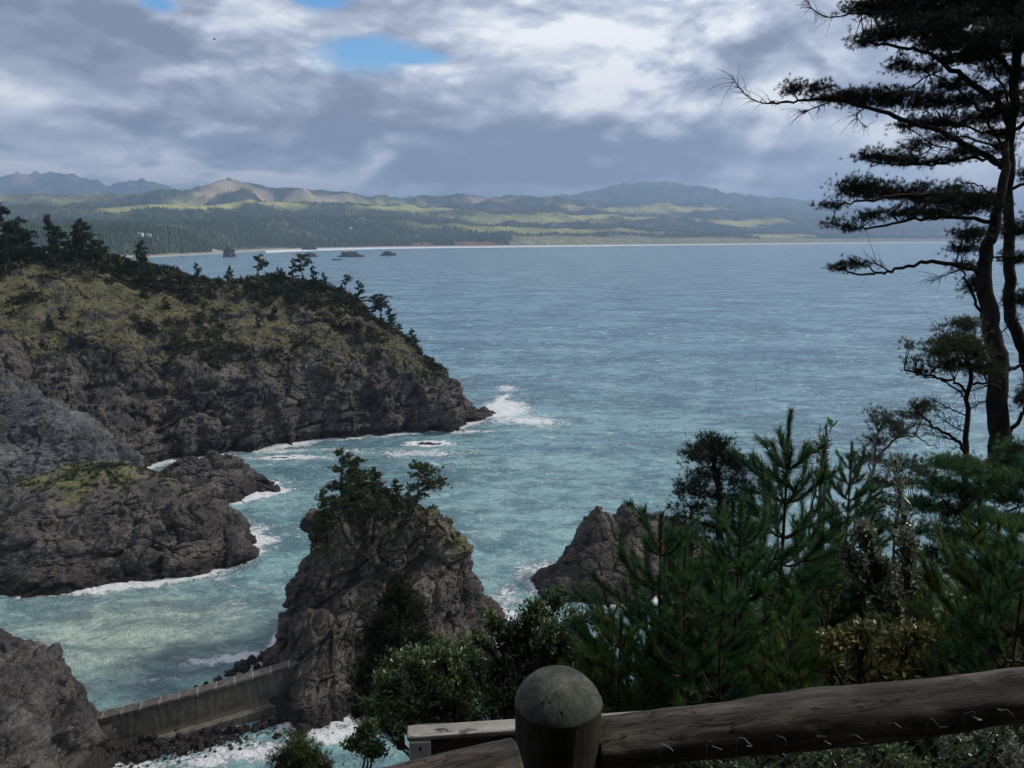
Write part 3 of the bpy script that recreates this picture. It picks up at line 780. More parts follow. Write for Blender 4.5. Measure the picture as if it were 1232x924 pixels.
wall_part('coping', dense([(.72, 0), (.72, -.31), (-.72, -.31), (-.72, 0)]))
wall_part('footing', dense([(1.5, -4.4), (1.7, -5.9), (1.7, -8), (.78, -8), (.78, -4.15)]))

def boulder_mesh(seed):
    th = np.linspace(0, 2 * math.pi, 28, endpoint=False); ph = np.linspace(-math.pi / 2, math.pi / 2, 16)
    P = np.stack([np.cos(ph)[:, None] * np.cos(th), np.cos(ph)[:, None] * np.sin(th), np.sin(ph)[:, None] * np.ones(28)], -1)
    p = P.reshape(-1, 3)
    d_ = 1 + .42 * facets(p * 1.1 + seed * 7) + .12 * facets(p * 2.6 + seed)
    m_ = MB(); m_.add(p * np.clip(d_, .4, 1.5)[:, None] * (1, .85, .75), grid_faces(16, 28, True))
    return m_.mesh('boulder', M['rock'], False, {'veg': np.full(len(p), -1.0)})
bms = [boulder_mesh(k) for k in range(5)]
bspots = [(x_, y_, r_) for x_, y_, r_ in [(292, 806, 1.2), (277, 812, .8), (303, 798, 1.0), (318, 793, 1.3), (326, 786, 1.0), (262, 819, .6), (248, 824, .5), (236, 829, .45), (310, 806, .8), (583, 765, 1.2), (570, 780, 1.3), (556, 790, 1.2)]]
for k in range(62):
    t = random.random(); bspots.append((120 + 300 * t + random.gauss(0, 8), 905 - 52 * min(1, t * 1.1) + random.gauss(4, 7), random.uniform(.3, 1.0) * (1.3 if t > .6 else .8)))
for k, (x_, y_, r_) in enumerate(bspots):
    p = PZ(x_, y_, .2); b_ = obj('boulder', bms[k % 5]); b_.location = (p[0], p[1], .15 + .2 * r_); b_.scale = (r_,) * 3; b_.rotation_euler = (random.random() * 6, random.random() * 6, random.random() * 6)
    if k < 9: tag(b_, 'dark boulder piled against the outer side of the seawall', 'boulder', 'boulders outside the seawall')
    elif k < 12: tag(b_, 'dark boulder at the right foot of the sea stack', 'boulder', 'boulders at the right foot of the stack')
    else: tag(b_, 'dark wet boulder strewn below the near side of the seawall', 'boulder', 'boulders below the near side of the seawall')
# shingle
m_ = MB(); pts = []
for k in range(2600):
    t = random.random(); p = PZ(118 + 310 * t, 908 - 50 * min(1, t * 1.15) + abs(random.gauss(0, 9)), 0)
    s_ = random.uniform(.08, .28); m_.box((p[0], p[1], random.uniform(-.05, .2)), s_ * 1.5, s_, s_ * .9, taper=random.uniform(.5, .8), rot=np.array([[math.cos(k), -math.sin(k), 0], [math.sin(k), math.cos(k), 0], [0, 0, 1]]))
tag(obj('rubble', m_.mesh('rubble', M['rock'], False)), 'dark shingle and broken rock at the foot of the seawall', 'shingle', kind='stuff')

# ------------------------------------------------------------------ scrub on the headland, stack, islet
def sample_grid(P, N, n_, cond):
    idx = np.where(cond)[0]; pk_ = rng.choice(idx, n_); return P[pk_], N[pk_]
def scrub_clumps(mb_, pts, size, k=26, lw=.28):
    for p, s_ in zip(pts, size):
        c_ = rng.normal(size=(k, 3)); c_ /= np.linalg.norm(c_, axis=1)[:, None]; c_ *= rng.uniform(.4, 1, (k, 1)) * (s_, s_, s_ * .65)
        c_[:, 2] = np.abs(c_[:, 2]) - .1 * s_
        mb_.blades(p + c_ * .75, c_ + rng.normal(size=(k, 3)) * .35 * s_, s_ * rng.uniform(.5, .9, k), s_ * lw * 1.6)
Hp = H.reshape(-1, 3); hn = Nh.reshape(-1, 3); vG = np.repeat(np.linspace(0, 10, 430), 1000); uG = np.tile(np.arange(1000), 430)
den = fbm(Hp / 13 + 5, 3)
m_ = MB()
c1 = (vG > 3.8) & (vG < 8.6) & (hz > 14) & (den + .4 * sstep(vG, 5.2, 6.8) > .22) & (Hp[:, 0] > -230)
pts, _ = sample_grid(Hp, hn, 2900, c1); scrub_clumps(m_, pts, rng.uniform(.7, 1.9, len(pts)))
c3 = (vG > 6.0) & (vG < 8.0) & (hz > 20) & (Hp[:, 0] > -230)
pts, _ = sample_grid(Hp, hn, 520, c3); scrub_clumps(m_, pts, rng.uniform(1.2, 2.6, len(pts)), k=34, lw=.2)
c2 = (vG > 2.8) & (vG < 6.5) & (hz > 9) & (veg > .35) & (Hp[:, 0] > -200)
pts, _ = sample_grid(Hp, hn, 3600, c2); scrub_clumps(m_, pts, rng.uniform(.25, .6, len(pts)), k=10)
for mbx, zmin, n_, nzmin, smax in ((islet_mb, 9.5, 420, .4, .8), (stack_mb, 18.5, 420, .1, .9)):
    P_ = mbx.v[0]; sel = (P_[:, 2] > zmin) & (P_[:, 1] < 150)
    pts = P_[rng.choice(np.where(sel)[0], n_)]
    scrub_clumps(m_, pts, rng.uniform(.25, smax, n_))
tag(obj('scrub', m_.mesh('scrub', M['scrub'])), 'dark coastal scrub covering the headland, islet and stack tops', 'scrub', kind='stuff')

# ------------------------------------------------------------------ conifers
def tufts(mb_, pts, axis, k, L, w, spread=.9, Lj=.3):
    n_ = len(pts)
    b_ = np.repeat(pts, k, 0); a_ = np.repeat(axis, k, 0)
    d_ = a_ + rng.normal(size=(n_ * k, 3)) * spread
    mb_.blades(b_ + rng.normal(size=b_.shape) * L * .12, d_, L * rng.uniform(1 - Lj, 1 + Lj, n_ * k), w)

def bent(a, b, sag=0.0, n_=7, wob=.04):
    a = np.asarray(a, float); b = np.asarray(b, float); t = np.linspace(0, 1, n_)[:, None]
    p = a * (1 - t) + b * t; L = np.linalg.norm(b - a)
    p[:, 2] += (sag * L * np.sin(t[:, 0] * math.pi))
    p[1:-1] += rng.normal(size=(n_ - 2, 3)) * wob * L * .5
    return p

def far_conifer(seed, h, style):
    """whole small tree in local space: (trunk, crown) builders"""
    global rng
    keep = rng; rng = np.random.default_rng(seed)
    tr, cr = MB(), MB()
    lean = rng.normal(size=2) * .07 + (.06, 0)
    tp = np.array([[lean[0] * h * t ** 1.5, lean[1] * h * t ** 1.5, h * t] for t in np.linspace(0, 1, 9)])
    tp[1:-1, :2] += rng.normal(size=(7, 2)) * .012 * h
    tr.tube(tp, np.linspace(.032, .006, 9) * h, 7)
    nb = {'cone': 34, 'flat': 17, 'wind': 22}[style]
    for k in range(nb):
        t = {'cone': .12 + .86 * (k / nb), 'flat': .42 + .56 * (k / nb), 'wind': .22 + .76 * (k / nb)}[style]
        c_ = np.array([np.interp(t, np.linspace(0, 1, 9), tp[:, j]) for j in range(3)])
        L = h * {'cone': .30 * (1 - t) ** .8 + .05, 'flat': .33 * (1 - abs(t - .72) * 1.6), 'wind': .27 * (1.05 - t) + .07}[style] * rng.uniform(.6, 1.15)
        L = max(L, .05 * h)
        az = rng.uniform(0, 2 * math.pi); dirv = np.array([math.cos(az), math.sin(az), rng.uniform(-.02, .35)])
        if style != 'cone': dirv[0] += .35
        e_ = c_ + dirv * L
        br = bent(c_, e_, .05, 5); tr.tube(br, np.linspace(.008, .003, 5) * h, 4, False)
        m2 = int(26 * L / (.3 * h)) + 5
        tt = rng.uniform(.3, 1.05, m2)
        p = c_ + (e_ - c_) * tt[:, None] + rng.normal(size=(m2, 3)) * (L * .22, L * .22, h * .018) * (.5 + .6 * tt[:, None])
        tufts(cr, p, np.tile(dirv * .5 + (0, 0, .45), (m2, 1)), 9, .05 * h, .017 * h, .75)
    tufts(cr, tp[-3:], np.tile([0, 0, 1.0], (3, 1)), 14, .05 * h, .015 * h, .6)
    rng = keep
    return tr, cr

variants = {}
for st_ in ('cone', 'flat', 'wind'):
    for s_ in range(3):
        tr, cr = far_conifer(100 + s_ + {'cone': 0, 'flat': 10, 'wind': 20}[st_], 7.0, st_)
        variants[st_, s_] = (tr.mesh('trunk', M['bark_far']), cr.mesh('crown', M['needle_far']), cr.mesh('crown', M['needle_stack']))

def plant(name, kind, var, loc, h, label, group, green=False, rz=None):
    e_ = empty(name, loc, random.uniform(-.8, .8) if rz is None else rz)
    s_ = h / 7.0; e_.scale = (s_, s_, s_)
    t_, c_, g_ = variants[kind, var]
    obj('trunk', t_, e_); obj('crown', g_ if green else c_, e_)
    return tag(e_, label, 'tree', group)

from mathutils.bvhtree import BVHTree
def bvh(o):
    me = o.data
    return BVHTree.FromPolygons([v.co[:] for v in me.vertices], [p.vertices[:] for p in me.polygons])
bv_head, bv_stack = bvh(headland), bvh(stack)
def on_ray(bv, px, py):
    d_ = Vector(tuple(PW(px, py, 1.0) - np.array([0, 0, CAMZ]))).normalized()
    h_ = bv.ray_cast(Vector((0, 0, CAMZ)), d_)
    return h_[0]
def on_ground(bv, x_, y_):
    h_ = bv.ray_cast(Vector((x_, y_, 200)), Vector((0, 0, -1))); return h_[0]

def head_tree(px, pytop, d, h, kind, var, label, group=None, bv=bv_head, green=False):
    t_ = PD(px, pytop, d); g_ = on_ground(bv, t_[0], t_[1])
    z_ = g_.z - .3 if g_ else t_[2] - h
    hh2 = max(h, t_[2] - z_)
    hh2 = min(hh2, h * 1.6)
    return plant('pine_tree', kind, var, (t_[0], t_[1], max(z_, t_[2] - hh2 - .0) if False else z_), hh2, label, group, green)
G1 = 'pines along the headland ridge'
T = [(2, 246, 226, 12, 'cone', 0, 'big dark conifer at the far left of the headland ridge'), (22, 262, 228, 10, 'wind', 1, 'dark pine beside the big leftmost conifer'),
     (-22, 240, 228, 13, 'wind', 0, 'dark tall conifer cut by the left edge of the picture'), (40, 290, 228, 6, 'wind', 2, 'low pine in the dip between the two tall clumps of the ridge'),
     (68, 260, 230, 12, 'cone', 1, 'broad dark conifer with pale trunk, second clump of the ridge'), (86, 265, 232, 9, 'cone', 2, 'narrow pointed conifer in the second clump of the ridge'),
     (95, 264, 233, 10, 'wind', 0, 'open crowned pine at the right of the second clump'), (108, 280, 232, 8, 'wind', 1, 'bushy pine sloping down right of the second clump'), (122, 288, 234, 6, 'wind', 2, 'small rounded pine ending the second clump'),
     (163, 290, 236, 8, 'cone', 2, 'lone pointed conifer on the bare dip of the ridge'), (172, 305, 232, 6, 'cone', 0, 'dark conifer just below the lone pointed one'),
     (237, 314, 242, 4, 'wind', 2, 'small round pine on the ridge saddle'), (274, 320, 246, 4, 'cone', 2, 'tiny pointed conifer at the saddle by the water gap'),
     (308, 307, 246, 6, 'flat', 0, 'flat topped windswept pine standing apart on the ridge'), (362, 306, 250, 7, 'flat', 1, 'tallest flat topped pine of the middle clump'), (350, 314, 249, 6, 'wind', 0, 'pine left of the tallest in the middle clump'), (376, 320, 250, 6, 'wind', 1, 'pine right of the tallest in the middle clump'), (335, 324, 248, 4, 'wind', 2, 'low spreading pine at the left foot of the middle clump'), (388, 328, 250, 5, 'wind', 1, 'low pine ending the middle clump'),
     (415, 334, 252, 6, 'flat', 2, 'first pine of the row going down to the point'), (430, 338, 252, 6, 'wind', 0, 'second pine of the row going down to the point'), (446, 343, 252, 6, 'flat', 0, 'third pine of the row going down to the point'), (457, 350, 252, 6, 'flat', 1, 'fourth pine of the row going down to the point'), (470, 357, 253, 6, 'wind', 2, 'fifth pine of the row going down to the point'),
     (496, 377, 253, 5, 'cone', 0, 'last lone conifer above the headland point')]
for px, py, d, h, kd, vr, lb in T: head_tree(px, py, d, h, kd, vr, lb, G1)
# darker scrubby conifers on the slope
for k, (px, py, h) in enumerate([(60, 395, 5), (75, 385, 5), (50, 420, 4), (160, 345, 6), (175, 360, 6), (190, 352, 6), (200, 372, 5), (150, 330, 5), (300, 355, 6), (315, 372, 6), (330, 385, 6), (285, 362, 5), (345, 360, 5), (310, 395, 5), (325, 345, 5), (445, 440, 5), (455, 432, 5), (240, 390, 4), (100, 440, 3), (130, 425, 3), (410, 355, 5), (425, 370, 5), (440, 372, 4), (470, 395, 4), (30, 320, 5), (10, 312, 6), (120, 310, 5), (140, 316, 4), (200, 328, 4), (215, 330, 4), (365, 345, 5), (385, 352, 5)]):
    g_ = on_ray(bv_head, px, py)
    if g_: plant('pine_tree', ('cone', 'wind')[k % 2], k % 3, (g_.x, g_.y, g_.z - .8), h * .9, 'low dark conifer growing on the open headland slope', 'low conifers on the headland slope')
rs_ = random.Random(5)
for k in range(38):
    px = rs_.uniform(-40, 500); top_ = np.interp(px, [0, 100, 165, 250, 330, 400, 500], [295, 305, 322, 338, 335, 350, 402]); py = top_ + rs_.uniform(1, 20)
    g_ = on_ray(bv_head, px, py)
    if g_ and g_.y < 300: plant('pine_tree', rs_.choice(('cone', 'wind', 'wind')), k % 3, (g_.x, g_.y, g_.z - .6), rs_.uniform(2.8, 5.2), 'low wind-clipped conifer in the dark thicket along the headland ridge', 'wind-clipped conifers in the ridge thicket')
# on the sea stack
G2 = 'pines on top of the sea stack'
for px, py, d, h, kd, vr, lb in [(408, 547, 99, 7.5, 'wind', 0, 'tallest open crowned pine on the sea stack'), (430, 553, 100, 6.5, 'wind', 1, 'second pine on the stack, touching the tallest'), (452, 562, 100, 6, 'cone', 1, 'dense conical pine in the middle of the stack top'), (392, 590, 97, 4, 'wind', 2, 'low bushy pine at the left rim of the stack'), (419, 578, 97, 4.5, 'cone', 2, 'short pine in front of the tallest ones on the stack'),
                             (499, 561, 100, 5.5, 'flat', 0, 'slim open pine alone at the right rim of the stack'), (478, 578, 100, 3.5, 'wind', 2, 'low pine between the clump and the lone slim pine'), (492, 590, 98, 2.8, 'wind', 1, 'small bushy pine below the lone slim pine'), (382, 602, 97, 2.6, 'wind', 0, 'lowest small pine hanging at the left rim of the stack'), (440, 590, 96, 3, 'cone', 0, 'small pine at the front rim of the stack'), (462, 592, 96, 2.6, 'wind', 2, 'round small pine at the front rim of the stack')]:
    t_ = PD(px, py, d); g_ = on_ground(bv_stack, t_[0], t_[1])
    z_ = (g_.z if g_ else t_[2] - h) - .2
    tt_ = plant('pine_tree', kd, vr, (t_[0], t_[1], z_), min(max(t_[2] - z_, h * .6), h * 1.5), lb, G2, True); tt_.scale = tuple(np.array(tt_.scale) * (1.22, 1.22, 1.06))

# ------------------------------------------------------------------ near pines drawn limb by limb
def px_path(pts, w, jw=0.0):
    out = [PW(x_, y_, w + jw * (i / max(1, len(pts) - 1))) for i, (x_, y_) in enumerate(pts)]
    return crspline(np.array(out), max(8, 5 * len(out)))

def pad_tree(name, w, trunks, limbs, pads, label, mats=('bark_dark', 'needle_dark'), tuft=(.066, .006, 15), dens=1.1, bare=(), seed=1, cat='tree', twig_r=.004):
    """trunks/limbs: (points px, radius0, radius1 [, depth drift]); pads: (px, py, a, b) ellipsoid sprays of needles"""
    global rng
    keep = rng; rng = np.random.default_rng(seed)
    base = PW(*trunks[0][0][0], w)
    e_ = empty(name, base)
    tr, cr = MB(), MB()
    nodes = []
    for t_ in trunks + limbs:
        P_ = px_path(t_[0], w, t_[3] if len(t_) > 3 else 0)
        P_[1:-1] += rng.normal(size=(len(P_) - 2, 3)) * .004 * w / 3
        tr.tube(P_ - base, np.linspace(t_[1], t_[2], len(P_)), 10 if t_[1] > .05 else 6)
        if t_ in limbs or True: nodes.append(P_)
    allp = np.concatenate(nodes)
    for pdx in pads:
        px, py, a, b = pdx[:4]
        c_ = PW(px, py, w + (pdx[4] if len(pdx) > 4 else rng.uniform(-.5, .5) * .06 * w)); s_ = w / F
        A, B = a * s_, b * s_
        vol = A * B * A * .75
        k = int(dens * (16 + 3.2 * (a * b) ** .92 * .55))
        nc = max(3, k // 8); r_ = rng.normal(size=(nc, 3)); r_ /= np.linalg.norm(r_, axis=1)[:, None]; r_ *= rng.uniform(.1, 1.05, (nc, 1)) ** .5
        k = int(k * .92); r_ = r_[rng.integers(0, nc, k)] + rng.normal(size=(k, 3)) * np.array([6.5 / a, 6.5 / a, 3.2 / b])
        r_ *= np.where(rng.random((k, 1)) < .22, rng.uniform(1.0, 1.45, (k, 1)), 1)
        r_[:, 2] = np.where(r_[:, 2] < 0, r_[:, 2] * .75, r_[:, 2])
        lump = fbm(np.stack([r_[:, 0] * 2 + px, r_[:, 1] * 2, r_[:, 2] * 2 + py], 1), 2)
        pts_ = c_ + r_ * (A, A * .75, B) * (1 + .3 * lump[:, None])
        near_ = allp[np.argmin(((allp - c_) ** 2).sum(1))]
        # sub-branches fan into the pad
        nb = max(2, int((a / 9)))
        hubs = c_ + rng.normal(size=(nb, 3)) * (A * .45, A * .35, B * .3)
        for h_ in hubs:
            L_ = np.linalg.norm(h_ - near_)
            if L_ < 1.6 * max(1, w / 12): tr.tube(bent(near_, h_, .06, 6) - base, np.linspace(.011, .004, 6) * (w / 12), 5, False)
        hi = np.argmin(((pts_[:, None] - hubs[None]) ** 2).sum(2), 1)
        for p, h_ in list(zip(pts_, hubs[hi]))[::3]:
            tr.tube(bent(h_, p, .05, 3) - base, np.linspace(twig_r, twig_r * .4, 3), 3, False)
        ax = (pts_ - hubs[hi]); ax /= np.linalg.norm(ax, axis=1)[:, None] + 1e-6
        ax = ax * .5 + (0, 0, .55)
        tufts(cr, pts_ - base, ax, tuft[2], tuft[0], tuft[1], .62)
    for t_ in bare:      # bare twiggy ends
        P_ = px_path(t_, w)
        tr.tube(P_ - base, np.linspace(.012, .003, len(P_)) * (w / 12), 5, False)
        for j in range(2, len(P_) - 1):
            for r2 in range(3):
                d_ = rng.normal(size=3) * .6 + (P_[j] - P_[0]) / (np.linalg.norm(P_[j] - P_[0]) + 1e-6) * .6
                e2 = P_[j] + d_ * rng.uniform(.08, .28) * w / 12
                tr.tube(bent(P_[j], e2, .1, 4) - base, np.linspace(.005, .002, 4) * (w / 12), 3, False)
    obj('trunk', tr.mesh('trunk', M[mats[0]], True), e_)
    if pads: obj('crown', cr.mesh('crown', M[mats[1]]), e_)
    rng = keep
    return tag(e_, label, cat)

W1 = 12.0
# right-hand stem, carrying the upper limbs
pad_tree('pine_tree', W1 + .6,
    [([(1252, 560), (1246, 480), (1228, 415), (1214, 370), (1215, 300), (1213, 240), (1218, 150), (1225, 60), (1231, -20), (1236, -90)], .105, .06)],
    [([(1214, 205), (1200, 196), (1165, 176), (1130, 158), (1085, 142), (1040, 128), (990, 120), (950, 123), (917, 124)], .06, .012, -.3),
     ([(1216, 150), (1200, 122), (1170, 102), (1140, 80), (1110, 62), (1060, 54), (1030, 51)], .065, .012, .4),
     ([(1222, 90), (1190, 60), (1150, 35), (1100, 20), (1050, 14), (1010, 20)], .05, .01, -.2),
     ([(1218, 155), (1190, 160), (1150, 150), (1110, 150)], .03, .01, .3),
     ([(1216, 170), (1195, 176), (1165, 165), (1135, 168)], .03, .008, -.5),
     ([(1214, 195), (1175, 191), (1130, 197), (1080, 199), (1045, 193)], .035, .009, .2),
     ([(1222, 70), (1250, 40), (1290, 30)], .04, .01), ([(1216, 160), (1250, 140), (1290, 150)], .04, .01), ([(1214, 230), (1245, 215), (1280, 220)], .03, .01),
     ([(1215, 200), (1192, 150), (1160, 115), (1128, 92), (1100, 80)], .03, .008, -.3), ([(1218, 130), (1190, 78), (1165, 66), (1120, 72)], .025, .008, .2), ([(1214, 62), (1180, 55), (1150, 60)], .02, .008, .2)],
    [(1060, 8, 45, 12), (1120, 2, 60, 20), (1185, 5, 45, 25), (1225, 20, 30, 30), (1110, 32, 60, 12), (1062, 44, 26, 9), (1040, 52, 18, 5), (1150, 42, 48, 16), (1200, 50, 34, 18), (1085, 80, 13, 10), (1108, 84, 16, 6), (1148, 72, 26, 7),
     (955, 107, 13, 7), (980, 107, 16, 6), (1000, 117, 30, 5), (1035, 118, 38, 10), (1085, 120, 40, 13), (1130, 125, 44, 9), (1150, 103, 30, 8), (1113, 150, 34, 8), (1160, 146, 44, 9), (1195, 134, 26, 10), (1197, 162, 22, 7), (1140, 166, 28, 4),
     (1050, 188, 17, 8), (1075, 193, 20, 7), (1107, 194, 24, 6), (1142, 192, 22, 4), (1180, -30, 60, 30), (1110, -35, 50, 20), (1250, 130, 30, 20), (1252, 210, 25, 14), (1262, 45, 35, 22), (1235, 90, 18, 12), (1090, 18, 40, 10), (1150, 22, 50, 10), (1140, 55, 40, 8), (1180, 68, 30, 9), (1205, 85, 22, 10), (1210, 112, 20, 9), (1170, 118, 26, 6), (1040, 10, 24, 7), (1215, 30, 24, 16), (1165, 182, 26, 5), (1100, 178, 18, 4), (1205, 180, 14, 7)],
    'tall dark pine at the right edge whose long limbs reach out over the sea', seed=21, dens=1.25,
    bare=([(950, 123), (917, 124), (895, 112), (881, 93)], [(1010, 20), (992, 20), (975, 8), (966, -8)], [(1040, 130), (1030, 140), (1045, 155)], [(1140, 178), (1110, 172), (1092, 168)], [(1000, 122), (975, 132), (968, 136)], [(1080, 145), (1120, 175), (1100, 190)]))
# left-hand stem
pad_tree('pine_tree', W1,
    [([(1204, 590), (1202, 520), (1199, 440), (1190, 380), (1184, 325), (1190, 290), (1204, 240), (1209, 195), (1210, 170)], .175, .045)],
    [([(1203, 246), (1160, 234), (1100, 233), (1050, 240), (1010, 246)], .05, .012, -.4), ([(1196, 268), (1160, 262), (1120, 263), (1070, 269), (1030, 277), (1008, 270)], .035, .009, .5),
     ([(1186, 335), (1165, 322), (1130, 316), (1105, 317), (1075, 326), (1050, 330), (1025, 329), (1004, 322)], .04, .010, -.3), ([(1202, 540), (1218, 515), (1240, 480)], .05, .02), ([(1200, 450), (1225, 440), (1245, 430)], .04, .015),
     ([(1195, 400), (1180, 375), (1165, 340), (1155, 318)], .035, .012, .3), ([(1206, 250), (1180, 222), (1150, 224)], .02, .007)],
    [(1028, 227, 20, 13), (1001, 247, 9, 5), (1055, 230, 30, 12), (1100, 233, 38, 11), (1150, 240, 44, 11), (1185, 246, 26, 10), (1022, 275, 9, 4), (1000, 268, 5, 3), (1085, 256, 38, 6), (1140, 256, 40, 7), (1168, 282, 18, 10), (1160, 300, 14, 7), (1008, 323, 10, 4), (1030, 317, 12, 4), (1152, 226, 12, 4), (1045, 262, 14, 4), (1172, 345, 8, 16), (1160, 320, 10, 5), (1222, 275, 20, 10), (1225, 310, 18, 8), (1228, 360, 14, 10), (1240, 480, 16, 14)],
    'thick dark pine trunk leaning left with a layered limb level with the far hills', seed=22, dens=1.25,
    bare=([(1070, 326), (1055, 318), (1040, 315)], [(1205, 400), (1215, 390), (1226, 384)], [(1165, 322), (1140, 330), (1120, 340)], [(1200, 460), (1170, 470), (1150, 472)], [(1200, 480), (1180, 485), (1165, 494)]))
# small pine under it
pad_tree('pine_tree', 10.8,
    [([(1160, 640), (1162, 560), (1164, 500), (1166, 440), (1160, 405)], .05, .02)],
    [([(1165, 470), (1145, 458), (1120, 452), (1088, 445)], .022, .012), ([(1165, 480), (1130, 456), (1112, 455)], .015, .006), ([(1162, 545), (1150, 530), (1125, 514), (1096, 485)], .03, .012), ([(1168, 462), (1190, 462), (1205, 470)], .02, .01)],
    [(1150, 412, 28, 14), (1173, 425, 22, 14), (1132, 425, 16, 8), (1150, 440, 28, 8), (1108, 447, 10, 5), (1160, 392, 16, 8), (1112, 490, 13, 5), (1100, 498, 10, 4), (1094, 415, 3, 3), (1102, 432, 4, 4), (1185, 445, 16, 10)],
    'small pine with a flat olive crown left of the thick trunk', ('bark_dark', 'needle_olive'), seed=23,
    bare=([(1162, 500), (1140, 490), (1120, 480)], [(1150, 530), (1130, 525), (1112, 520)], [(1165, 440), (1140, 405), (1125, 395)], [(1162, 520), (1145, 512), (1128, 500)]))
# shore pine with rounded crown
pad_tree('pine_tree', 19.0,
    [([(874, 740), (869, 680), (866, 620), (862, 570), (860, 535)], .13, .05)],
    [([(868, 660), (900, 640), (925, 632)], .04, .015), ([(868, 640), (835, 625), (812, 620)], .04, .015), ([(866, 610), (890, 598), (905, 590)], .03, .01), ([(866, 600), (840, 590), (825, 588)], .03, .01), ([(866, 690), (900, 668), (915, 665)], .03, .01), ([(868, 700), (838, 680), (815, 675)], .03, .01)],
    [(855, 532, 20, 9), (870, 540, 22, 9), (840, 545, 18, 7), (832, 551, 10, 5), (885, 553, 14, 8), (862, 555, 26, 8), (892, 565, 14, 8), (850, 570, 22, 7), (835, 582, 16, 7), (878, 580, 22, 8), (825, 592, 14, 6), (850, 596, 26, 6), (890, 600, 22, 7), (905, 590, 14, 5), (835, 612, 28, 6), (880, 618, 28, 6), (905, 615, 16, 6), (820, 625, 16, 6), (850, 632, 24, 5), (900, 636, 26, 6), (838, 648, 26, 5), (880, 655, 26, 5), (910, 660, 16, 5), (825, 665, 16, 5), (850, 675, 24, 5), (895, 680, 20, 5)],
    'rounded shore pine with black layered crown standing clear against the sea', seed=24, tuft=(.13, .013, 10), dens=.85, twig_r=.006)
# dark conifer before the stack
pad_tree('pine_tree', 17.0,
    [([(482, 900), (482, 840), (480, 780), (480, 730), (480, 694)], .10, .02)],
    [([(482, 860), (450, 838), (432, 832)], .025, .01), ([(482, 850), (520, 835), (538, 838)], .025, .01), ([(481, 800), (450, 782), (430, 782)], .02, .01), ([(481, 790), (515, 775), (530, 770)], .02, .01)],
    [(480, 697, 5, 7), (478, 712, 12, 6), (488, 720, 12, 6), (470, 726, 16, 6), (492, 734, 14, 7), (466, 742, 20, 6), (494, 750, 20, 7), (460, 758, 22, 7), (500, 768, 24, 7), (456, 776, 26, 7), (482, 785, 24, 8), (510, 788, 24, 7), (448, 798, 26, 8), (480, 806, 28, 8), (512, 810, 24, 8), (446, 820, 28, 8), (482, 828, 30, 8), (515, 832, 24, 8), (450, 842, 30, 8), (490, 850, 30, 8), (520, 856, 24, 8), (462, 864, 30, 8), (440, 858, 14, 6)],
    'dark conical conifer standing in front of the sea stack', ('bark_dark', 'needle_dark'), seed=25, tuft=(.13, .013, 10), dens=.8, twig_r=.006)
# tip at the bottom
pad_tree('pine_tree', 9.0,
    [([(366, 1010), (364, 940), (360, 888)], .03, .008)],
    [([(365, 950), (345, 925), (338, 915)], .012, .005), ([(365, 950), (385, 925), (392, 915)], .012, .005)],
    [(359, 887, 5, 6), (357, 898, 10, 6), (368, 903, 12, 6), (345, 913, 12, 6), (378, 913, 14, 7), (360, 918, 18, 8), (340, 930, 16, 8), (388, 928, 14, 8), (364, 935, 24, 10), (350, 950, 30, 10)],
    'bright green conifer tip poking up at the bottom below the seawall', ('twig', 'needle_stack'), seed=26, tuft=(.07, .007, 12), dens=1.1)
# scraggy mid trees between young pines and the trunk
pad_tree('pine_tree', 11.5,
    [([(1048, 680), (1045, 620), (1050, 560), (1056, 520)], .035, .012)],
    [([(1046, 600), (1075, 580), (1095, 572)], .016, .008), ([(1047, 610), (1060, 650), (1080, 640)], .014, .006), ([(1050, 560), (1075, 530), (1100, 525), (1128, 540)], .02, .008)],
    [(1052, 497, 6, 4), (1060, 506, 14, 6), (1078, 512, 14, 6), (1085, 522, 12, 7), (1058, 530, 14, 8), (1052, 552, 16, 8), (1075, 560, 20, 7), (1100, 558, 14, 6), (1062, 580, 20, 8), (1092, 582, 22, 7), (1115, 570, 16, 7), (1078, 604, 24, 8), (1050, 620, 16, 8), (1105, 610, 20, 8), (1070, 632, 22, 8)],
    'scraggy shore pine with grey lichened twigs between the young pines and the thick trunk', ('snag', 'needle_olive'), seed=27, dens=.75,
    bare=([(1056, 520), (1075, 500), (1095, 505)], [(1100, 525), (1110, 500), (1100, 488)], [(1075, 530), (1100, 512), (1120, 512)]))
pad_tree('pine_tree', 9.8,
    [([(1190, 760), (1185, 700), (1180, 620), (1178, 560)], .06, .02)],
    [([(1182, 640), (1150, 615), (1130, 610)], .02, .01), ([(1182, 640), (1215, 615), (1240, 605)], .02, .01), ([(1184, 690), (1140, 665), (1120, 660)], .02, .01)],
    [(1150, 560, 26, 12), (1185, 570, 26, 14), (1220, 560, 24, 14), (1130, 585, 22, 10), (1165, 592, 26, 12), (1210, 595, 28, 14), (1240, 580, 20, 14), (1120, 608, 20, 9), (1150, 620, 26, 12), (1190, 622, 28, 12), (1225, 630, 24, 14), (1125, 640, 20, 9), (1155, 650, 26, 12), (1195, 655, 26, 12), (1230, 665, 20, 14), (1120, 668, 18, 9), (1150, 685, 26, 10), (1190, 690, 26, 12), (1225, 540, 16, 10), (1130, 555, 12, 7)],
    'dense dark pine filling the right side below the thick trunk', ('bark_dark', 'needle_young'), seed=28, dens=.9)
# bare snag stick
pad_tree('dead_snag', 9.0, [([(1052, 700), (1048, 620), (1046, 580), (1050, 545), (1053, 525)], .022, .005)], [([(1048, 610), (1040, 590), (1036, 580)], .008, .003), ([(1048, 625), (1058, 600), (1066, 590)], .008, .003)], [],
    'thin dead snag pointing up beside the small three-tipped pine', ('snag', 'needle_olive'), seed=29, cat='dead tree')

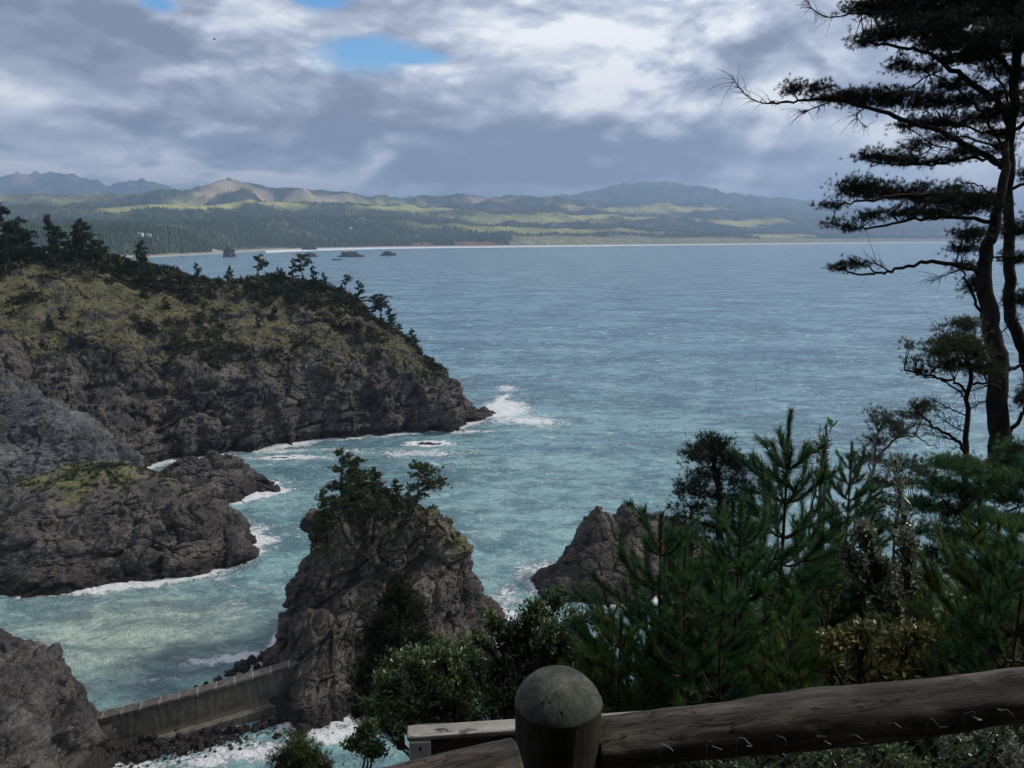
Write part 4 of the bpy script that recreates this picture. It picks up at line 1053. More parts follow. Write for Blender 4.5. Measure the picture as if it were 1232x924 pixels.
# ------------------------------------------------------------------ young pines with bottle-brush shoots
def brush(cr, path, L=.075, dens=900, w=.0048, fwd=1.25):
    seglen = np.linalg.norm(np.diff(path, axis=0), axis=1).sum()
    k = int(dens * seglen); 
    if k < 3: return
    t = rng.uniform(0, 1, k) ** .9 * (len(path) - 1.001); i = t.astype(int); f = (t - i)[:, None]
    p = path[i] * (1 - f) + path[i + 1] * f; ax = path[i + 1] - path[i]; ax /= np.linalg.norm(ax, axis=1)[:, None] + 1e-9
    r_ = rng.normal(size=(k, 3)); r_ -= (r_ * ax).sum(1)[:, None] * ax; r_ /= np.linalg.norm(r_, axis=1)[:, None] + 1e-9
    cr.blades(p, ax * fwd + r_ * .75, L * rng.uniform(.7, 1.2, k), w)

def young_pine(seed, h=3.4, whorls=9, leader=.42, spread=1.0, dens=850, needle=.085):
    global rng
    keep = rng; rng = np.random.default_rng(seed)
    tr, cr = MB(), MB()
    tp = np.array([[.03 * math.sin(3 * t + seed), .03 * math.cos(2 * t + seed), h * t] for t in np.linspace(0, 1, 12)]); tp[:, :2] -= tp[0, :2]
    tr.tube(tp, np.linspace(.028, .006, 12), 7)
    top = tp[-1]; lp = np.array([top - [0, 0, leader], top]); brush(cr, bent(lp[0], lp[1], 0, 5, .01), needle * .75, dens * 1.5)
    z_ = h - leader
    for wv in range(whorls):
        nb = rng.integers(4, 7); az0 = rng.uniform(0, 6.28)
        Lb = spread * (.20 + .10 * wv) * rng.uniform(.85, 1.1)
        tilt = .95 - .055 * wv
        c_ = np.array([np.interp(z_, tp[:, 2], tp[:, 0]), np.interp(z_, tp[:, 2], tp[:, 1]), z_])
        for b_ in range(nb):
            az = az0 + b_ * 6.283 / nb + rng.normal() * .2; L = Lb * rng.uniform(.75, 1.15)
            o_ = np.array([math.cos(az), math.sin(az), 0])
            t = np.linspace(0, 1, 8)[:, None]
            P_ = c_ + o_ * L * (t ** .85) * .85 + np.array([0, 0, 1.0]) * L * (tilt * .9 * t ** 1.5 + .1 * t)
            tr.tube(P_, np.linspace(.010, .004, 8), 5, False)
            brush(cr, P_[3:] if wv > 2 else P_[1:], needle, dens)
            ns = int(L / .12)
            for s_ in range(ns):
                tt = rng.uniform(.35, .95); q_ = P_[int(tt * 7)]
                side = np.cross(o_, [0, 0, 1]) * rng.choice([-1, 1]); dv = o_ * rng.uniform(.1, .7) + side * rng.uniform(.2, .8) + np.array([0, 0, rng.uniform(.4, 1.1)])
                dv /= np.linalg.norm(dv); Ls = rng.uniform(.14, .32) * (1 if wv else .6)
                S_ = bent(q_, q_ + dv * Ls, -.05, 4, .02); tr.tube(S_, np.linspace(.005, .003, 4), 4, False); brush(cr, S_, needle, dens)
        z_ -= rng.uniform(.20, .30)
        if z_ < .15: break
    rng = keep
    return tr, cr

yv = []
for s_, kw in ((1, dict(h=3.4, whorls=11)), (2, dict(h=3.0, whorls=10, spread=1.1, leader=.3)), (3, dict(h=3.2, whorls=11, spread=.9, leader=.36))):
    tr, cr = young_pine(s_, **kw); yv.append((tr.mesh('trunk', M['twig'], True), cr.mesh('crown', M['needle_young']), kw['h'], cr.mesh('crown', M['needle_fresh'])))
def place_young(px, py, w, var, h, label, rz=0, tilt=0.0, group='young bottle-brush pines behind the fence', fresh=False):
    fresh = label.startswith(('low', 'spreading', 'small'))
    top = PW(px, py, w); s_ = h / yv[var][2]
    e_ = empty('young_pine', (top[0], top[1], top[2] - h)); e_.scale = (s_,) * 3; e_.rotation_euler = (0, tilt, rz)
    obj('trunk', yv[var][0], e_); obj('crown', yv[var][3 if fresh else 1], e_)
    return tag(e_, label, 'pine tree', group)
place_young(953, 493, 5.6, 0, 3.6, 'tallest young pine with a long upright brush-like leader', .3)
place_young(800, 590, 5.2, 1, 2.9, 'young pine leaning left in front of the twin-peaked rock', 1.3, -.12)
place_young(828, 655, 4.5, 2, 2.6, 'young pine with straight dark stem right of the round-topped post', 2.1)
place_young(900, 600, 5.0, 2, 3.0, 'young pine in front of the rounded shore pine', .9)
place_young(745, 745, 4.4, 1, 2.0, 'low young pine directly above the post', 4.1)
place_young(1000, 650, 6.4, 1, 2.4, 'low young pine left of the yellowing shrub', 3.3)
place_young(880, 690, 4.2, 0, 2.3, 'young pine nearest the rail in the middle of the dark thicket', 5.0)
place_young(1190, 625, 4.4, 1, 2.7, 'spreading young pine at the right edge above the rail', 2.6)
place_young(1240, 610, 4.0, 0, 2.6, 'young pine cut by the right edge of the picture', .4)
place_young(1028, 532, 8.0, 2, 2.6, 'slim three-tipped young pine before the open sea', 1.7)
place_young(700, 800, 5.2, 2, 1.9, 'small dark young pine half hidden behind the post', 1.0)
place_young(790, 755, 5.4, 0, 2.2, 'young pine low in the thicket below the twin-peaked rock', 1.9)
place_young(960, 735, 4.0, 2, 1.7, 'low young pine behind the middle of the rail', .2)

# ------------------------------------------------------------------ leafy shrubs
def shrub(w, base_px, blobs, label, mat='leaf', ends=120, per=14, L=.04, wd=.02, seed=1, stems=5, name='leafy_shrub', group=None):
    global rng
    keep = rng; rng = np.random.default_rng(seed)
    base = PW(*base_px, w); e_ = empty(name, base); tr, cr = MB(), MB(); s_ = w / F
    tot = sum(b[2] * b[3] for b in blobs)
    hubs = []
    for bx_, by_, a, b in blobs:
        c_ = PW(bx_, by_, w + rng.uniform(-.25, .25)); hubs.append(c_)
        mid = base * .4 + c_ * .6 + rng.normal(size=3) * .06
        P_ = crspline(np.array([base + rng.normal(size=3) * .03, mid, c_]), 10); tr.tube(P_ - base, np.linspace(.014, .006, 10), 6)
        k = max(4, int(ends * a * b / tot))
        r_ = rng.normal(size=(k, 3)); r_ /= np.linalg.norm(r_, axis=1)[:, None]; r_ *= rng.uniform(.1, 1, (k, 1)) ** .5
        pts_ = c_ + r_ * (a * s_, a * s_ * .8, b * s_)
        for p in pts_:
            q_ = P_[rng.integers(5, 10)]
            B_ = bent(q_, p, .05, 5, .08); tr.tube(B_ - base, np.linspace(.005, .0022, 5), 4, False)
            tt = rng.uniform(.45, 1.0, per); pos = q_ + (p - q_) * tt[:, None] + rng.normal(size=(per, 3)) * .018
            ax = (p - q_); ax /= np.linalg.norm(ax) + 1e-6
            cr.leaves(pos - base, ax * .5 + rng.normal(size=(per, 3)) * .8 + (0, 0, .35), L * rng.uniform(.7, 1.25, per), wd * rng.uniform(.8, 1.2, per))
    obj('stems', tr.mesh('stems', M['twig'], True), e_); obj('foliage', cr.mesh('foliage', M[mat]), e_)
    rng = keep
    return tag(e_, label, 'shrub', group)
shrub(6.2, (520, 930), [(470, 820, 26, 22), (500, 795, 26, 22), (535, 790, 28, 24), (480, 850, 34, 22), (520, 835, 34, 26), (560, 820, 28, 26), (550, 850, 34, 20), (455, 845, 14, 14), (500, 870, 40, 14)], 'glossy leafed shrub in front of the dark conical conifer', ends=560, seed=31)
shrub(6.0, (620, 940), [(592, 745, 18, 14), (575, 765, 16, 12), (610, 760, 24, 18), (645, 735, 24, 18), (670, 720, 16, 14), (635, 770, 34, 24), (670, 765, 30, 26), (600, 800, 26, 18), (640, 815, 34, 24), (690, 790, 26, 26), (600, 840, 26, 16), (650, 850, 34, 18), (570, 800, 12, 12), (705, 745, 16, 14)], 'tall glossy shrub rising behind the round-topped post', ends=760, seed=32)
shrub(7.5, (640, 1000), [(470, 800, 22, 24), (505, 830, 30, 24), (545, 800, 26, 22), (585, 790, 22, 22), (530, 770, 18, 14), (560, 775, 20, 16), (600, 830, 30, 24), (580, 815, 26, 24), (545, 835, 30, 24), (445, 850, 20, 22), (615, 800, 24, 22), (560, 860, 34, 20), (630, 760, 26, 22), (660, 800, 30, 28), (690, 740, 18, 18), (520, 870, 30, 16), (700, 780, 24, 26)], 'broad leafy shrub filling the slope between the timber rail and the sea stack', 'leaf', ends=900, seed=44)
shrub(5.2, (735, 960), [(715, 790, 24, 20), (730, 820, 26, 22), (700, 830, 20, 20)], 'small leafy shrub touching the right side of the post', ends=200, seed=33)
shrub(4.3, (1060, 900), [(1010, 770, 22, 12), (1000, 795, 20, 12), (1035, 755, 18, 12), (1045, 785, 30, 18), (1080, 775, 26, 18), (1105, 760, 18, 14), (1070, 805, 34, 14), (1030, 812, 30, 12), (1110, 795, 18, 16)], 'shrub with yellowing leaves just above the rail', 'leaf_yellow', ends=420, per=13, L=.036, wd=.02, seed=34)
shrub(5.4, (1080, 860), [(1040, 640, 14, 18), (1025, 670, 16, 16), (1055, 680, 22, 22), (1090, 650, 16, 18), (1095, 690, 22, 22), (1065, 715, 26, 18), (1110, 720, 18, 18), (1030, 710, 18, 16)], 'pale leafed shrub between the young pines', 'leaf_pale', ends=400, per=11, L=.045, wd=.019, seed=35)
shrub(7.2, (1010, 780), [(1005, 640, 12, 16), (995, 665, 14, 14), (1015, 690, 16, 16)], 'fine pale shrub right of the tallest young pine', 'leaf_pale', ends=110, per=14, L=.03, wd=.009, seed=36)
shrub(3.0, (900, 1010), [(840, 915, 26, 14), (900, 925, 34, 16), (960, 905, 34, 12), (1010, 915, 36, 16), (1060, 905, 26, 16), (1100, 925, 30, 18), (1160, 915, 30, 14), (930, 900, 20, 6)], 'low shrub seen through the chain link below the rail', 'leaf', ends=260, per=12, L=.026, wd=.013, seed=37)
shrub(3.2, (1190, 1000), [(1150, 890, 24, 12), (1200, 880, 26, 12), (1215, 910, 24, 18)], 'olive shrub behind the chain link at the lower right corner', 'leaf_pale', ends=60, per=10, L=.03, wd=.01, seed=38)
shrub(6.5, (430, 960), [(440, 875, 16, 12), (425, 893, 16, 10), (450, 900, 18, 12)], 'low shrub at the lip of the slope left of the timber rail', 'leaf', ends=90, seed=39)
# slim sapling with whorled leaves
shrub(6.8, (985, 760), [(995, 512, 8, 5), (992, 530, 8, 6), (988, 548, 9, 8), (985, 570, 9, 8)], 'slim sapling with whorls of long leaves beside the tallest young pine', 'leaf', ends=26, per=8, L=.09, wd=.014, seed=40, name='sapling')
shrub(6.2, (1100, 860), [(1078, 560, 8, 10), (1085, 590, 8, 12), (1090, 620, 8, 14), (1095, 650, 9, 14)], 'thin leafy sapling standing in front of the thick trunk', 'leaf_pale', ends=34, per=8, L=.07, wd=.018, seed=41, name='sapling')

# undergrowth on the near slope
# trees round the viewpoint, behind and beside it, that shade the fence
for k, (x_, y_, h_) in enumerate([(-4.5, -5, 17), (0.5, -6, 19), (5.5, -4, 18), (9.5, -2.5, 18), (-9, -4, 16), (3, -11, 20), (-3, -12, 20)]):
    e_ = empty('pine_tree', (x_, y_, float(ground_z(np.array(x_), np.array(y_))) - .3), k * 1.3); e_.scale = (h_ / 7.0,) * 3
    t_, c_, g_ = variants['cone', k % 3]; obj('trunk', t_, e_); obj('crown', c_, e_)
    tag(e_, 'tall dark conifer shading the fence from behind the viewpoint', 'tree', 'conifers around the viewpoint')
m_ = MB(); n_ = 9000
ux = rng.uniform(-3.0, 15, n_); uy = rng.uniform(2.4, 19, n_); keepm = (ux > -.1 - .0 * uy) | (uy > 4) & (ux > -1.2); ux, uy = ux[keepm], uy[keepm]
uz = ground_z(ux, uy)
sz = rng.uniform(.15, .5, len(ux)) * np.clip(uy / 6, .5, 1.4)
for x_, y_, z_, s_ in zip(ux, uy, uz, sz):
    k = 12; c_ = rng.normal(size=(k, 3)) * (s_ * .5, s_ * .5, s_ * .35) + (x_, y_, z_ + s_ * .45)
    m_.leaves(c_, rng.normal(size=(k, 3)) + (0, 0, .6), s_ * .3, s_ * .13)
tag(obj('undergrowth', m_.mesh('undergrowth', M['leaf'])), 'dark leafy undergrowth covering the slope behind the fence', 'undergrowth', kind='stuff')

# ------------------------------------------------------------------ fence
def wood_mat(name, dark, mid, light, grain_axis_obj=True, green=False):
    m, n = material(name)
    st = n.scalev(n.obj, (1.6, 10, 10))
    a = n.noise(st, 2.2, 8, .7, .6); b = n.noise(n.obj, 5, 5, .6)
    c = n.ramp(n.math('ADD', n.math('MULTIPLY', a, .7), n.math('MULTIPLY', b, .3)), [(.34, dark), (.5, mid), (.64, light)])
    ck = n.mapr(n.math('ABSOLUTE', n.math('SUBTRACT', n.noise(n.scalev(n.obj, (1, 9, 9)), 1.6, 4, .6, .5), .5)), .012, .003)
    kn = n.mapr(n.noise(n.scalev(n.obj, (1, 2, 2)), 7, 3, .5), .66, .72); c = n.mix(n.math('MULTIPLY', ck, .8), c, c4(.012, .01, .009)); c = n.mix(n.math('MULTIPLY', kn, .7), c, c4(.025, .02, .016))
    if green: c = n.mix(n.mapr(n.noise(n.obj, 9, 6, .65), .45, .62, 0, .6), c, c4(.10, .115, .06))
    n.link(c, n.b.inputs['Base Color']); n.b.inputs['Roughness'].default_value = .85; n.b.inputs['Specular IOR Level'].default_value = .2
    n.link(n.bump(a, .012, .9), n.b.inputs['Normal'])
    return m
M['log'] = wood_mat('weathered grey log', (.022, .018, .015), (.075, .063, .053), (.19, .165, .14))
M['plank'] = wood_mat('silvered lumber', (.15, .14, .125), (.32, .30, .27), (.48, .46, .42))
M['wire'], n = material('dull galvanised wire'); n.link(n.ramp(n.noise(n.pos, 30, 3), [(.3, (.06, .06, .06)), (.7, (.18, .18, .17))]), n.b.inputs['Base Color']); n.b.inputs['Metallic'].default_value = .6; n.b.inputs['Roughness'].default_value = .5
M['plate'], n = material('pale zinc plate'); n.link(n.ramp(n.noise(n.pos, 14, 5, .6), [(.3, (.6, .61, .66)), (.7, (.8, .8, .84))]), n.b.inputs['Base Color']); n.b.inputs['Metallic'].default_value = .2; n.b.inputs['Roughness'].default_value = .5
m, n = material('weathered post'); M['post'] = m
st = n.scalev(n.obj, (10, 10, 1.0)); a = n.noise(st, 2.5, 8, .7, .4); b = n.noise(n.obj, 7, 6, .62); c_r = n.noise(n.obj, 18, 5, .6, 1.5)
c = n.ramp(n.math('ADD', n.math('MULTIPLY', a, .6), n.math('MULTIPLY', b, .4)), [(.36, (.012, .010, .008)), (.52, (.04, .034, .026)), (.66, (.095, .08, .06))])
sepz = n.node('ShaderNodeSeparateXYZ'); n.link(n.obj, sepz.inputs[0])
dome = n.ramp(n.math('ADD', n.math('MULTIPLY', b, .6), n.math('MULTIPLY', c_r, .4)), [(.36, (.022, .027, .025)), (.46, (.052, .06, .05)), (.55, (.095, .10, .08)), (.68, (.17, .17, .14))])
c = n.mix(n.mapr(n.math('ADD', sepz.outputs[2], n.math('MULTIPLY', b, .012)), -.078, -.068), c, dome)  # body kept darker than the dome: shade on its front painted in
vor = n.node('ShaderNodeTexVoronoi', feature='DISTANCE_TO_EDGE'); n.link(n.scalev(n.obj, (1, 1, .6)), vor.inputs['Vector']); vor.inputs['Scale'].default_value = 9
crk = n.mapr(n.math('ABSOLUTE', n.math('SUBTRACT', n.noise(n.scalev(n.obj, (1, 1, .5)), 6, 3, .5, 1.0), .5)), .006, .001)
crk = n.math('MULTIPLY', crk, n.mapr(b, .42, .55))
c = n.mix(n.math('MULTIPLY', crk, .6), c, c4(.02, .018, .015))
n.link(c, n.b.inputs['Base Color']); n.b.inputs['Roughness'].default_value = .88; n.b.inputs['Specular IOR Level'].default_value = .2
n.link(n.bump(n.math('SUBTRACT', n.math('ADD', a, b), crk), .006, .9), n.b.inputs['Normal'])

PT = PW(672, 809, 1.93)      # top of the dome
fence = empty('log_fence', (PT[0], PT[1], 58.1)); tag(fence, 'weathered log fence with a round-topped post and chain link below its rails', 'fence')
fo = np.array(fence.location)
r0 = .1135; prof = []
dome_h = .078
tm = R(68)
for t in np.linspace(0, tm, 22)[1:]: prof.append((r0 * math.sin(t) / math.sin(tm), -dome_h * (1 - math.cos(t)) / (1 - math.cos(tm))))
prof = prof + [(r0 * 1.002, -dome_h - .002), (r0 * .992, -dome_h - .006), (r0 * .985, -dome_h - .012)] + [(r0 * .985 + .0008 * math.sin(k), -dome_h - .012 - .04 * k) for k in range(1, 46)]
nt_ = 64; th = np.linspace(0, 2 * math.pi, nt_, endpoint=False)
P_ = np.array([[[r_ * math.cos(t), r_ * math.sin(t), z_] for t in th] for r_, z_ in prof])
nv = P_.reshape(-1, 3); nrm = nv.copy(); nrm[:, 2] = 0; ln = np.linalg.norm(nrm, axis=1)[:, None] + 1e-6
nv = nv + nrm / ln * (fbm(nv * (9, 9, 2) + 3, 3)[:, None] * .0035)
b_ = MB(); b_.add(nv, grid_faces(len(prof), nt_, True)[:, ::-1]); b_.add(np.concatenate([nv[:nt_], [[0, 0, .0006]]]), np.stack([np.arange(nt_), (np.arange(nt_) + 1) % nt_, np.full(nt_, nt_)], 1))
post = obj('post', b_.mesh('post', M['post'], True), fence, PT - fo)

def log(name, A, B, ra, rb, seed):
    A, B = np.array(A, float), np.array(B, float); L = np.linalg.norm(B - A); ex_ = (B - A) / L
    m_, k_ = 160, 48; t = np.linspace(0, 1, m_); th = np.linspace(0, 2 * math.pi, k_, endpoint=False)
    V = np.zeros((m_, k_, 3)); V[..., 0] = t[:, None] * L; rad = (ra * (1 - t) + rb * t)[:, None]
    V[..., 1] = rad * np.cos(th); V[..., 2] = rad * np.sin(th)
    v = V.reshape(-1, 3)
    d_ = fbm(v * (2.5, 9, 9) + seed, 4) * .010 + fbm(v * (1.0, 2, 2) + seed + 9, 2) * .010 - .006 * np.clip(ridged(v * (1.2, 22, 22) + seed, 2) - 1.15, 0, 1)
    yz = v[:, 1:] / (np.linalg.norm(v[:, 1:], axis=1)[:, None] + 1e-9); v[:, 1:] += yz * d_[:, None]
    b_ = MB(); b_.add(v, grid_faces(m_, k_, True)[:, ::-1])
    for e_, s_ in ((0, 1), (m_ - 1, -1)):
        ring = v.reshape(m_, k_, 3)[e_]; cc = ring.mean(0)
        vs = np.concatenate([ring, ring * .96 + cc * .04 - [s_ * .006, 0, 0], [cc - [s_ * .008, 0, 0]]]); j = np.arange(k_); j2 = (j + 1) % k_
        b_.add(vs, np.stack([j, j2, j2 + k_, j + k_], 1)[:, ::s_]); b_.add(vs, np.stack([j + k_, j2 + k_, np.full(k_, 2 * k_)], 1)[:, ::s_])
    o = obj(name, b_.mesh(name, M['log'], True), fence, A - fo)
    o.rotation_euler = Vector(tuple(ex_)).to_track_quat('X', 'Z').to_euler()
    return o
RA, RB = PW(722, 894, 1.98), PW(1330, 824, 1.95)
log('rail', RA, RB, .066, .071, 3.0)
log('rail', PW(618, 922, 1.80), PW(300, 990, 1.62), .062, .060, 8.0)
# chain link hanging below the right rail
b_ = MB(); ex_ = (RB - RA); Lr = np.linalg.norm(ex_); ex_ /= Lr
cell = .052; hm = 1.0; nw = int(Lr / cell)
for i in range(nw + 1):
    kz = int(hm / (cell * .5)); pts = []
    for k in range(kz):
        s_ = i * cell + (cell * .5 if k % 2 else 0); pts.append(RA + ex_ * s_ + np.array([0, .012 + (.003 if k % 2 else -.003), -.045 - k * cell * .5]))
    P_ = np.array(pts); b_.tube(P_ - fo, .0013, 4, False)
    P2 = P_.copy()
    for k in range(kz): P2[k] = RA + ex_ * (i * cell - (cell * .5 if k % 2 else 0)) + np.array([0, .012 + (-.003 if k % 2 else .003), -.045 - k * cell * .5])
    b_.tube(P2 - fo, .0013, 4, False)
obj('chain_link', b_.mesh('chain_link', M['wire']), fence)
for x_ in (790, 845, 886, 930, 972, 1015, 1062, 1105, 1145, 1180, 1216):
    t_ = (x_ - 722) / (1330 - 722); c_ = RA * (1 - t_) + RB * t_; s1_ = random.uniform(-.01, .01)
    th = np.linspace(.9 + random.uniform(-.3, .3), 3.4, 20); rr_ = .0765
    u_ = np.array([0, 1.0, 0]); w_ = np.cross(ex_, u_)
    P_ = np.array([c_ + ex_ * (.03 * (t / 5) - .02 + s1_) + (-u_ * math.cos(t - 1.0) - np.array([0, 0, 1.0]) * math.sin(t - 1.0)) * (rr_ - .0) for t in th])
    tail = np.array([P_[0] + np.array([random.uniform(-.012, .012), -.006 - .004 * k, .010 * math.sin(k * 1.1) + .006]) + ex_ * .006 * k for k in range(6)])
    loop = np.array([P_[3] + ex_ * .010 * math.cos(a_) + np.array([0, -.008, .010 * math.sin(a_)]) for a_ in np.linspace(0, 8, 24)])
    t_ = MB(); t_.tube(P_ - fo, .0009, 4, False); t_.tube(tail - fo, .0009, 4, False); None
    obj('wire_tie', t_.mesh('wire_tie', M['wire']), fence)

# timber rail beyond the fence
TA, TB = PW(490, 882, 2.62), PW(850, 859, 2.74)
timber = empty('timber_rail', (TA[0], TA[1], 57.9)); to = np.array(timber.location); tag(timber, 'squared timber handrail with a pale bolted plate, just beyond the round-topped post', 'handrail')
ex_ = (TB - TA); L = np.linalg.norm(ex_); ex_ /= L; ey_ = np.cross([0, 0, 1], ex_); ey_ /= np.linalg.norm(ey_); ez_ = np.cross(ex_, ey_); RM = np.stack([ex_, ey_, ez_], 1)
def tbox(name, x0, x1, y0, y1, z0_, z1_, mat):
    b_ = MB(); k = 24
    for i in range(1): b_.box(((x0 + x1) / 2, (y0 + y1) / 2, (z0_ + z1_) / 2), x1 - x0, y1 - y0, z1_ - z0_)
    o = obj(name, b_.mesh(name, mat), timber, TA - to); o.rotation_euler = (Vector(tuple(ex_)).to_track_quat('X', 'Z')).to_euler()
    bv_ = o.modifiers.new('bevel', 'BEVEL'); bv_.width = .004; bv_.segments = 2
    return o
tbox('cap_board', 0, L, -.03, .035, -.012, .006, M['plank'])
tbox('side_beam', .095, L, -.012, .03, -.13, -.0145, M['log'])
plate = tbox('end_plate', .006, .082, -.032, -.013, -.125, -.0145, M['plate'])
tbox('support_post', .02, .11, -.006, .07, -1.2, -.0145, M['log'])
for dx_, dz_ in ((.045, -.04), (.05, -.085)):
    b_ = MB(); b_.tube(np.array([[dx_, -.032, dz_], [dx_, -.037, dz_]]), .006, 6); b_.tube(np.array([[dx_, -.037, dz_], [dx_, -.042, dz_]]), .003, 6)
    bo = obj('bolt', b_.mesh('bolt', M['bark_dark']), plate)

# ------------------------------------------------------------------ bird
bp = PD(258, 47, 150)
bird = empty('bird', bp); tag(bird, 'small dark bird gliding high in the clouds at upper left', 'bird')
b_ = MB()
prf = [(-.35, .01), (-.3, .05), (-.15, .08), (0, .09), (.12, .07), (.2, .05), (.26, .055), (.31, .03), (.36, .006)]
th = np.linspace(0, 2 * math.pi, 10, endpoint=False)
V = np.array([[[x_, r_ * math.cos(t), r_ * math.sin(t)] for t in th] for x_, r_ in prf]); b_.add(V.reshape(-1, 3), grid_faces(len(prf), 10, True))
for s_ in (-1, 1):
    w_ = [(.14, .06, .03), (.16, .3, .14), (.1, .65, .08), (-.02, .66, .08), (.02, .3, .13), (-.08, .06, .02)]
    for dz_ in (0, .012): b_.add([(x_, s_ * y_, z_ + dz_) for x_, y_, z_ in w_], [[0, 1, 4, 5], [1, 2, 3, 4]])
b_.add([(-.3, -.03, .01), (-.3, .03, .01), (-.45, .08, .01), (-.45, -.08, .01)], [[0, 1, 2, 3]])
obj('body', b_.mesh('body', M['bark_dark'], True), bird); bird.rotation_euler = (.3, 0, .4)

# ------------------------------------------------------------------ sky, sun, air
SUN_AZ, SUN_EL = R(78), R(38)          # azimuth clockwise from straight ahead
sun = bpy.data.lights.new('sun', 'SUN'); sun.energy = 1.9; sun.angle = R(10); sun.color = (1.0, .94, .85)
so = bpy.data.objects.new('sun', sun); col.objects.link(so)
sd_ = Vector((math.sin(SUN_AZ) * math.cos(SUN_EL), math.cos(SUN_AZ) * math.cos(SUN_EL), math.sin(SUN_EL)))
so.rotation_euler = (-sd_).to_track_quat('-Z', 'Y').to_euler(); so.location = (200, 100, 400)

world = bpy.data.worlds.new('World'); scene.world = world; world.use_nodes = True
n = NT(world.node_tree); n.n.clear()
out = n.node('ShaderNodeOutputWorld'); bg = n.node('ShaderNodeBackground'); n.link(bg.outputs[0], out.inputs[0]); bg.inputs[1].default_value = .1
sky = n.node('ShaderNodeTexSky', sky_type='NISHITA'); sky.sun_disc = False; sky.sun_elevation = SUN_EL; sky.sun_rotation = SUN_AZ; sky.altitude = 60
dirv = n.node('ShaderNodeTexCoord').outputs['Generated']
sx = n.node('ShaderNodeSeparateXYZ'); n.link(dirv, sx.inputs[0]); X_, Y_, Z_ = sx.outputs
zc = n.math('MAXIMUM', Z_, 0.0)
den_ = n.math('ADD', zc, .16)
cx_ = n.node('ShaderNodeCombineXYZ'); n.link(n.math('DIVIDE', X_, den_), cx_.inputs[0]); n.link(n.math('DIVIDE', Y_, den_), cx_.inputs[1]); n.link(n.math('MULTIPLY', Z_, 2.0), cx_.inputs[2])
cpos = cx_.outputs[0]
AZ = n.math('ARCTAN2', X_, Y_)
EL = n.math('ARCSINE', Z_)
def az_el(px, py):
    v = PW(px, py, 1.0) - np.array([0, 0, CAMZ]); v /= np.linalg.norm(v)
    return math.atan2(v[0], v[1]), math.asin(v[2])
wn_ = n.noise(cpos, 1.6, 6, .6)
wj_ = n.noise(n.scalev(dirv, (1, 1, 2.4)), 7.0, 8, .62, .3); wn_ = n.math('ADD', n.math('MULTIPLY', wn_, .4), n.math('MULTIPLY', wj_, .6))
def blob(px, py, sx_, sy_, jitter=.6, lo_=.35):
    jitter *= 4.2
    a_, e_ = az_el(px, py)
    dx_ = n.math('DIVIDE', n.math('SUBTRACT', AZ, a_), sx_ / 900.); dy2 = n.math('DIVIDE', n.math('SUBTRACT', EL, e_), sy_ / 900.)
    r_ = n.math('SQRT', n.math('ADD', n.math('MULTIPLY', dx_, dx_), n.math('MULTIPLY', dy2, dy2)))
    r_ = n.math('ADD', r_, n.math('MULTIPLY', n.math('SUBTRACT', wn_, .5), jitter * 2))
    return n.mapr(r_, 1.35, lo_)
def off(v, d_):
    return n.vmath('ADD', v, d_)
def cl(v): # cloud thickness field
    a_ = n.noise(v, .62, 10, .57, .35); return a_
base_n = cl(cpos)
det = n.noise(cpos, 3.4, 8, .62, .2)
def puff(v, sc, lo, hi):
    return n.mapr(n.noise(n.scalev(v, (1, 1, 2.1)), sc, 9, .52, .35), lo, hi)
def relief(sc, du, lo, hi):
    return n.math('SUBTRACT', puff(dirv, sc, lo, hi), puff(off(dirv, (-du * .5, 0, du)), sc, lo, hi))
rl1 = relief(3.6, .030, .44, .57); rl2 = relief(9.0, .013, .42, .60); rl3 = relief(22.0, .005, .38, .64)
rl = n.math('ADD', n.math('ADD', n.math('MULTIPLY', rl1, .50), n.math('MULTIPLY', rl2, .26)), n.math('MULTIPLY', rl3, .08))
lowf = n.noise(n.scalev(dirv, (1, 1, 2.6)), 2.6, 5, .55, .2)
shade = n.math('ADD', n.math('ADD', .47, rl), n.math('MULTIPLY', n.math('SUBTRACT', lowf, .5), .9))
shade = n.math('ADD', shade, n.math('MULTIPLY', n.math('SUBTRACT', base_n, .5), -.5))
# the big cloud masses of this sky: bright tops and grey undersides
for px, py, a_, b_2, s_ in [(20, 110, 60, 28, .26), (30, 135, 70, 22, .2), (290, 38, 85, 45, .34), (740, 112, 110, 26, .40), (760, 95, 60, 22, .2), (850, 35, 230, 60, .16), (150, 185, 120, 16, .18), (20, 212, 60, 12, .3), (250, 214, 110, 8, .32), (900, 238, 200, 12, .26), (620, 60, 100, 40, .12), (950, 150, 90, 60, .16), (1150, 160, 120, 110, .20), (560, 20, 120, 30, .15), (650, 230, 260, 9, .26),
                       (120, 40, 150, 45, -.24), (330, 145, 220, 38, -.16), (520, 190, 340, 42, -.24), (820, 185, 260, 40, -.20), (150, 150, 160, 22, -.12), (620, 130, 60, 40, -.12), (900, 95, 80, 30, -.08)]:
    shade = n.math('ADD', shade, n.math('MULTIPLY', blob(px, py, a_, b_2, .5, .75 if s_ > .3 else .35), s_))
ccol = n.ramp(shade, [(.0, (.18, .20, .27)), (.28, (.27, .30, .385)), (.5, (.41, .45, .54)), (.72, (.62, .66, .73)), (.92, (.86, .87, .89)), (1.0, (.94, .94, .94))])
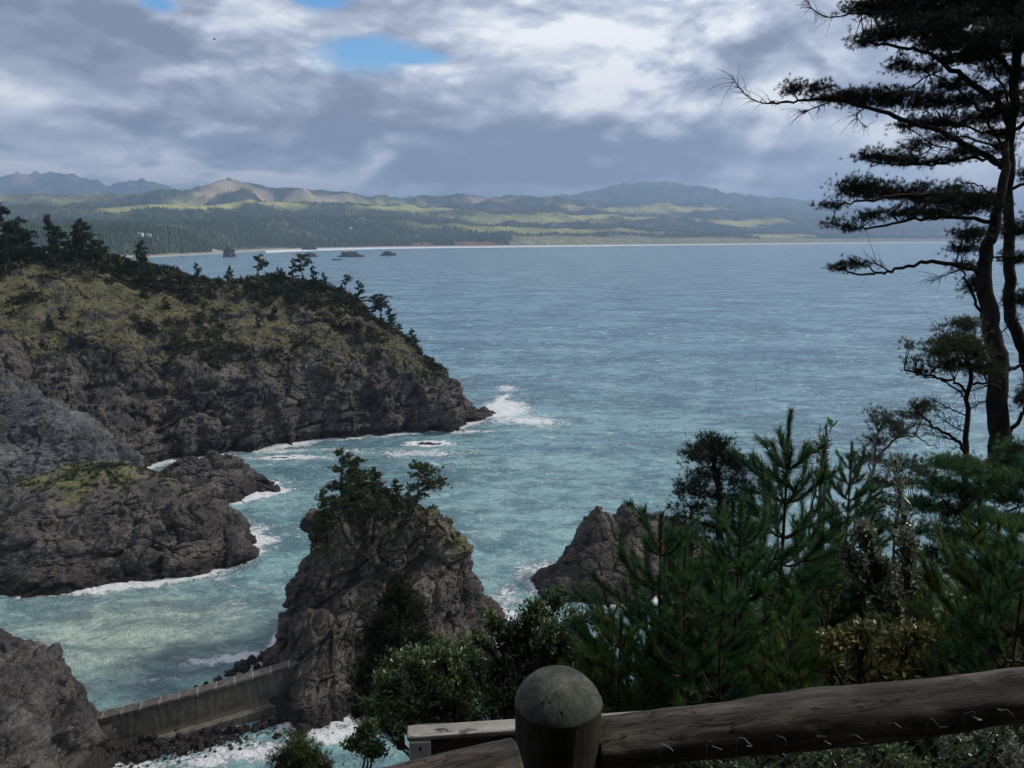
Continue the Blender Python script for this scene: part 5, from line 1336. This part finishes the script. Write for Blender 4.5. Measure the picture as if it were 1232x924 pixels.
gap = n.math('MAXIMUM', blob(446, 58, 58, 19, .6), n.math('MAXIMUM', blob(392, 2, 40, 14, .75), n.math('MAXIMUM', blob(195, 6, 26, 9, .4), blob(490, 68, 44, 9, .6))))
far_gap = n.mapr(n.noise(cpos, .33, 4, .5), .60, .70)
far_gap = n.math('MULTIPLY', far_gap, n.mapr(Z_, .3, .45))
gap = n.math('MULTIPLY', n.math('MAXIMUM', gap, far_gap), n.mapr(det, .25, .5, .75, 1))
hs_ = n.node('ShaderNodeHueSaturation'); n.link(sky.outputs[0], hs_.inputs['Color']); hs_.inputs['Saturation'].default_value = 1.5; hs_.inputs['Value'].default_value = 1.1
cm = n.vmath('SCALE', ccol, scale=7.3)
fin = n.mix(gap, cm, hs_.outputs[0])
n.link(fin, bg.inputs[0])

# haze: one closed box of even air round everything
m = bpy.data.materials.new('haze air'); m.use_nodes = True; t_ = m.node_tree; t_.nodes.clear()
o_ = t_.nodes.new('ShaderNodeOutputMaterial'); v_ = t_.nodes.new('ShaderNodeVolumePrincipled'); v_.inputs['Density'].default_value = 1.1e-4; v_.inputs['Color'].default_value = (.48, .68, 1.0, 1); v_.inputs['Anisotropy'].default_value = .2
t_.links.new(v_.outputs[0], o_.inputs['Volume'])
b_ = MB(); ztop = float(hzn.max()) + 40
b_.box((0, 17000, (ztop - 10) / 2), 130000, 72000, ztop + 10)
hz_o = tag(obj('haze', b_.mesh('haze', m)), 'pale sea haze filling the air of the bay', 'haze', kind='stuff')

# ------------------------------------------------------------------ render settings
scene.view_settings.view_transform = 'Standard'; scene.view_settings.look = 'None'; scene.view_settings.gamma = 1; scene.view_settings.exposure = .80
scene.view_settings.use_curve_mapping = False
scene.cycles.use_denoising = True
scene.cycles.max_bounces = 5; scene.cycles.diffuse_bounces = 2; scene.cycles.glossy_bounces = 2; scene.cycles.transmission_bounces = 2; scene.cycles.volume_bounces = 0; scene.cycles.transparent_max_bounces = 4
scene.cycles.use_adaptive_sampling = True; scene.cycles.adaptive_threshold = .02
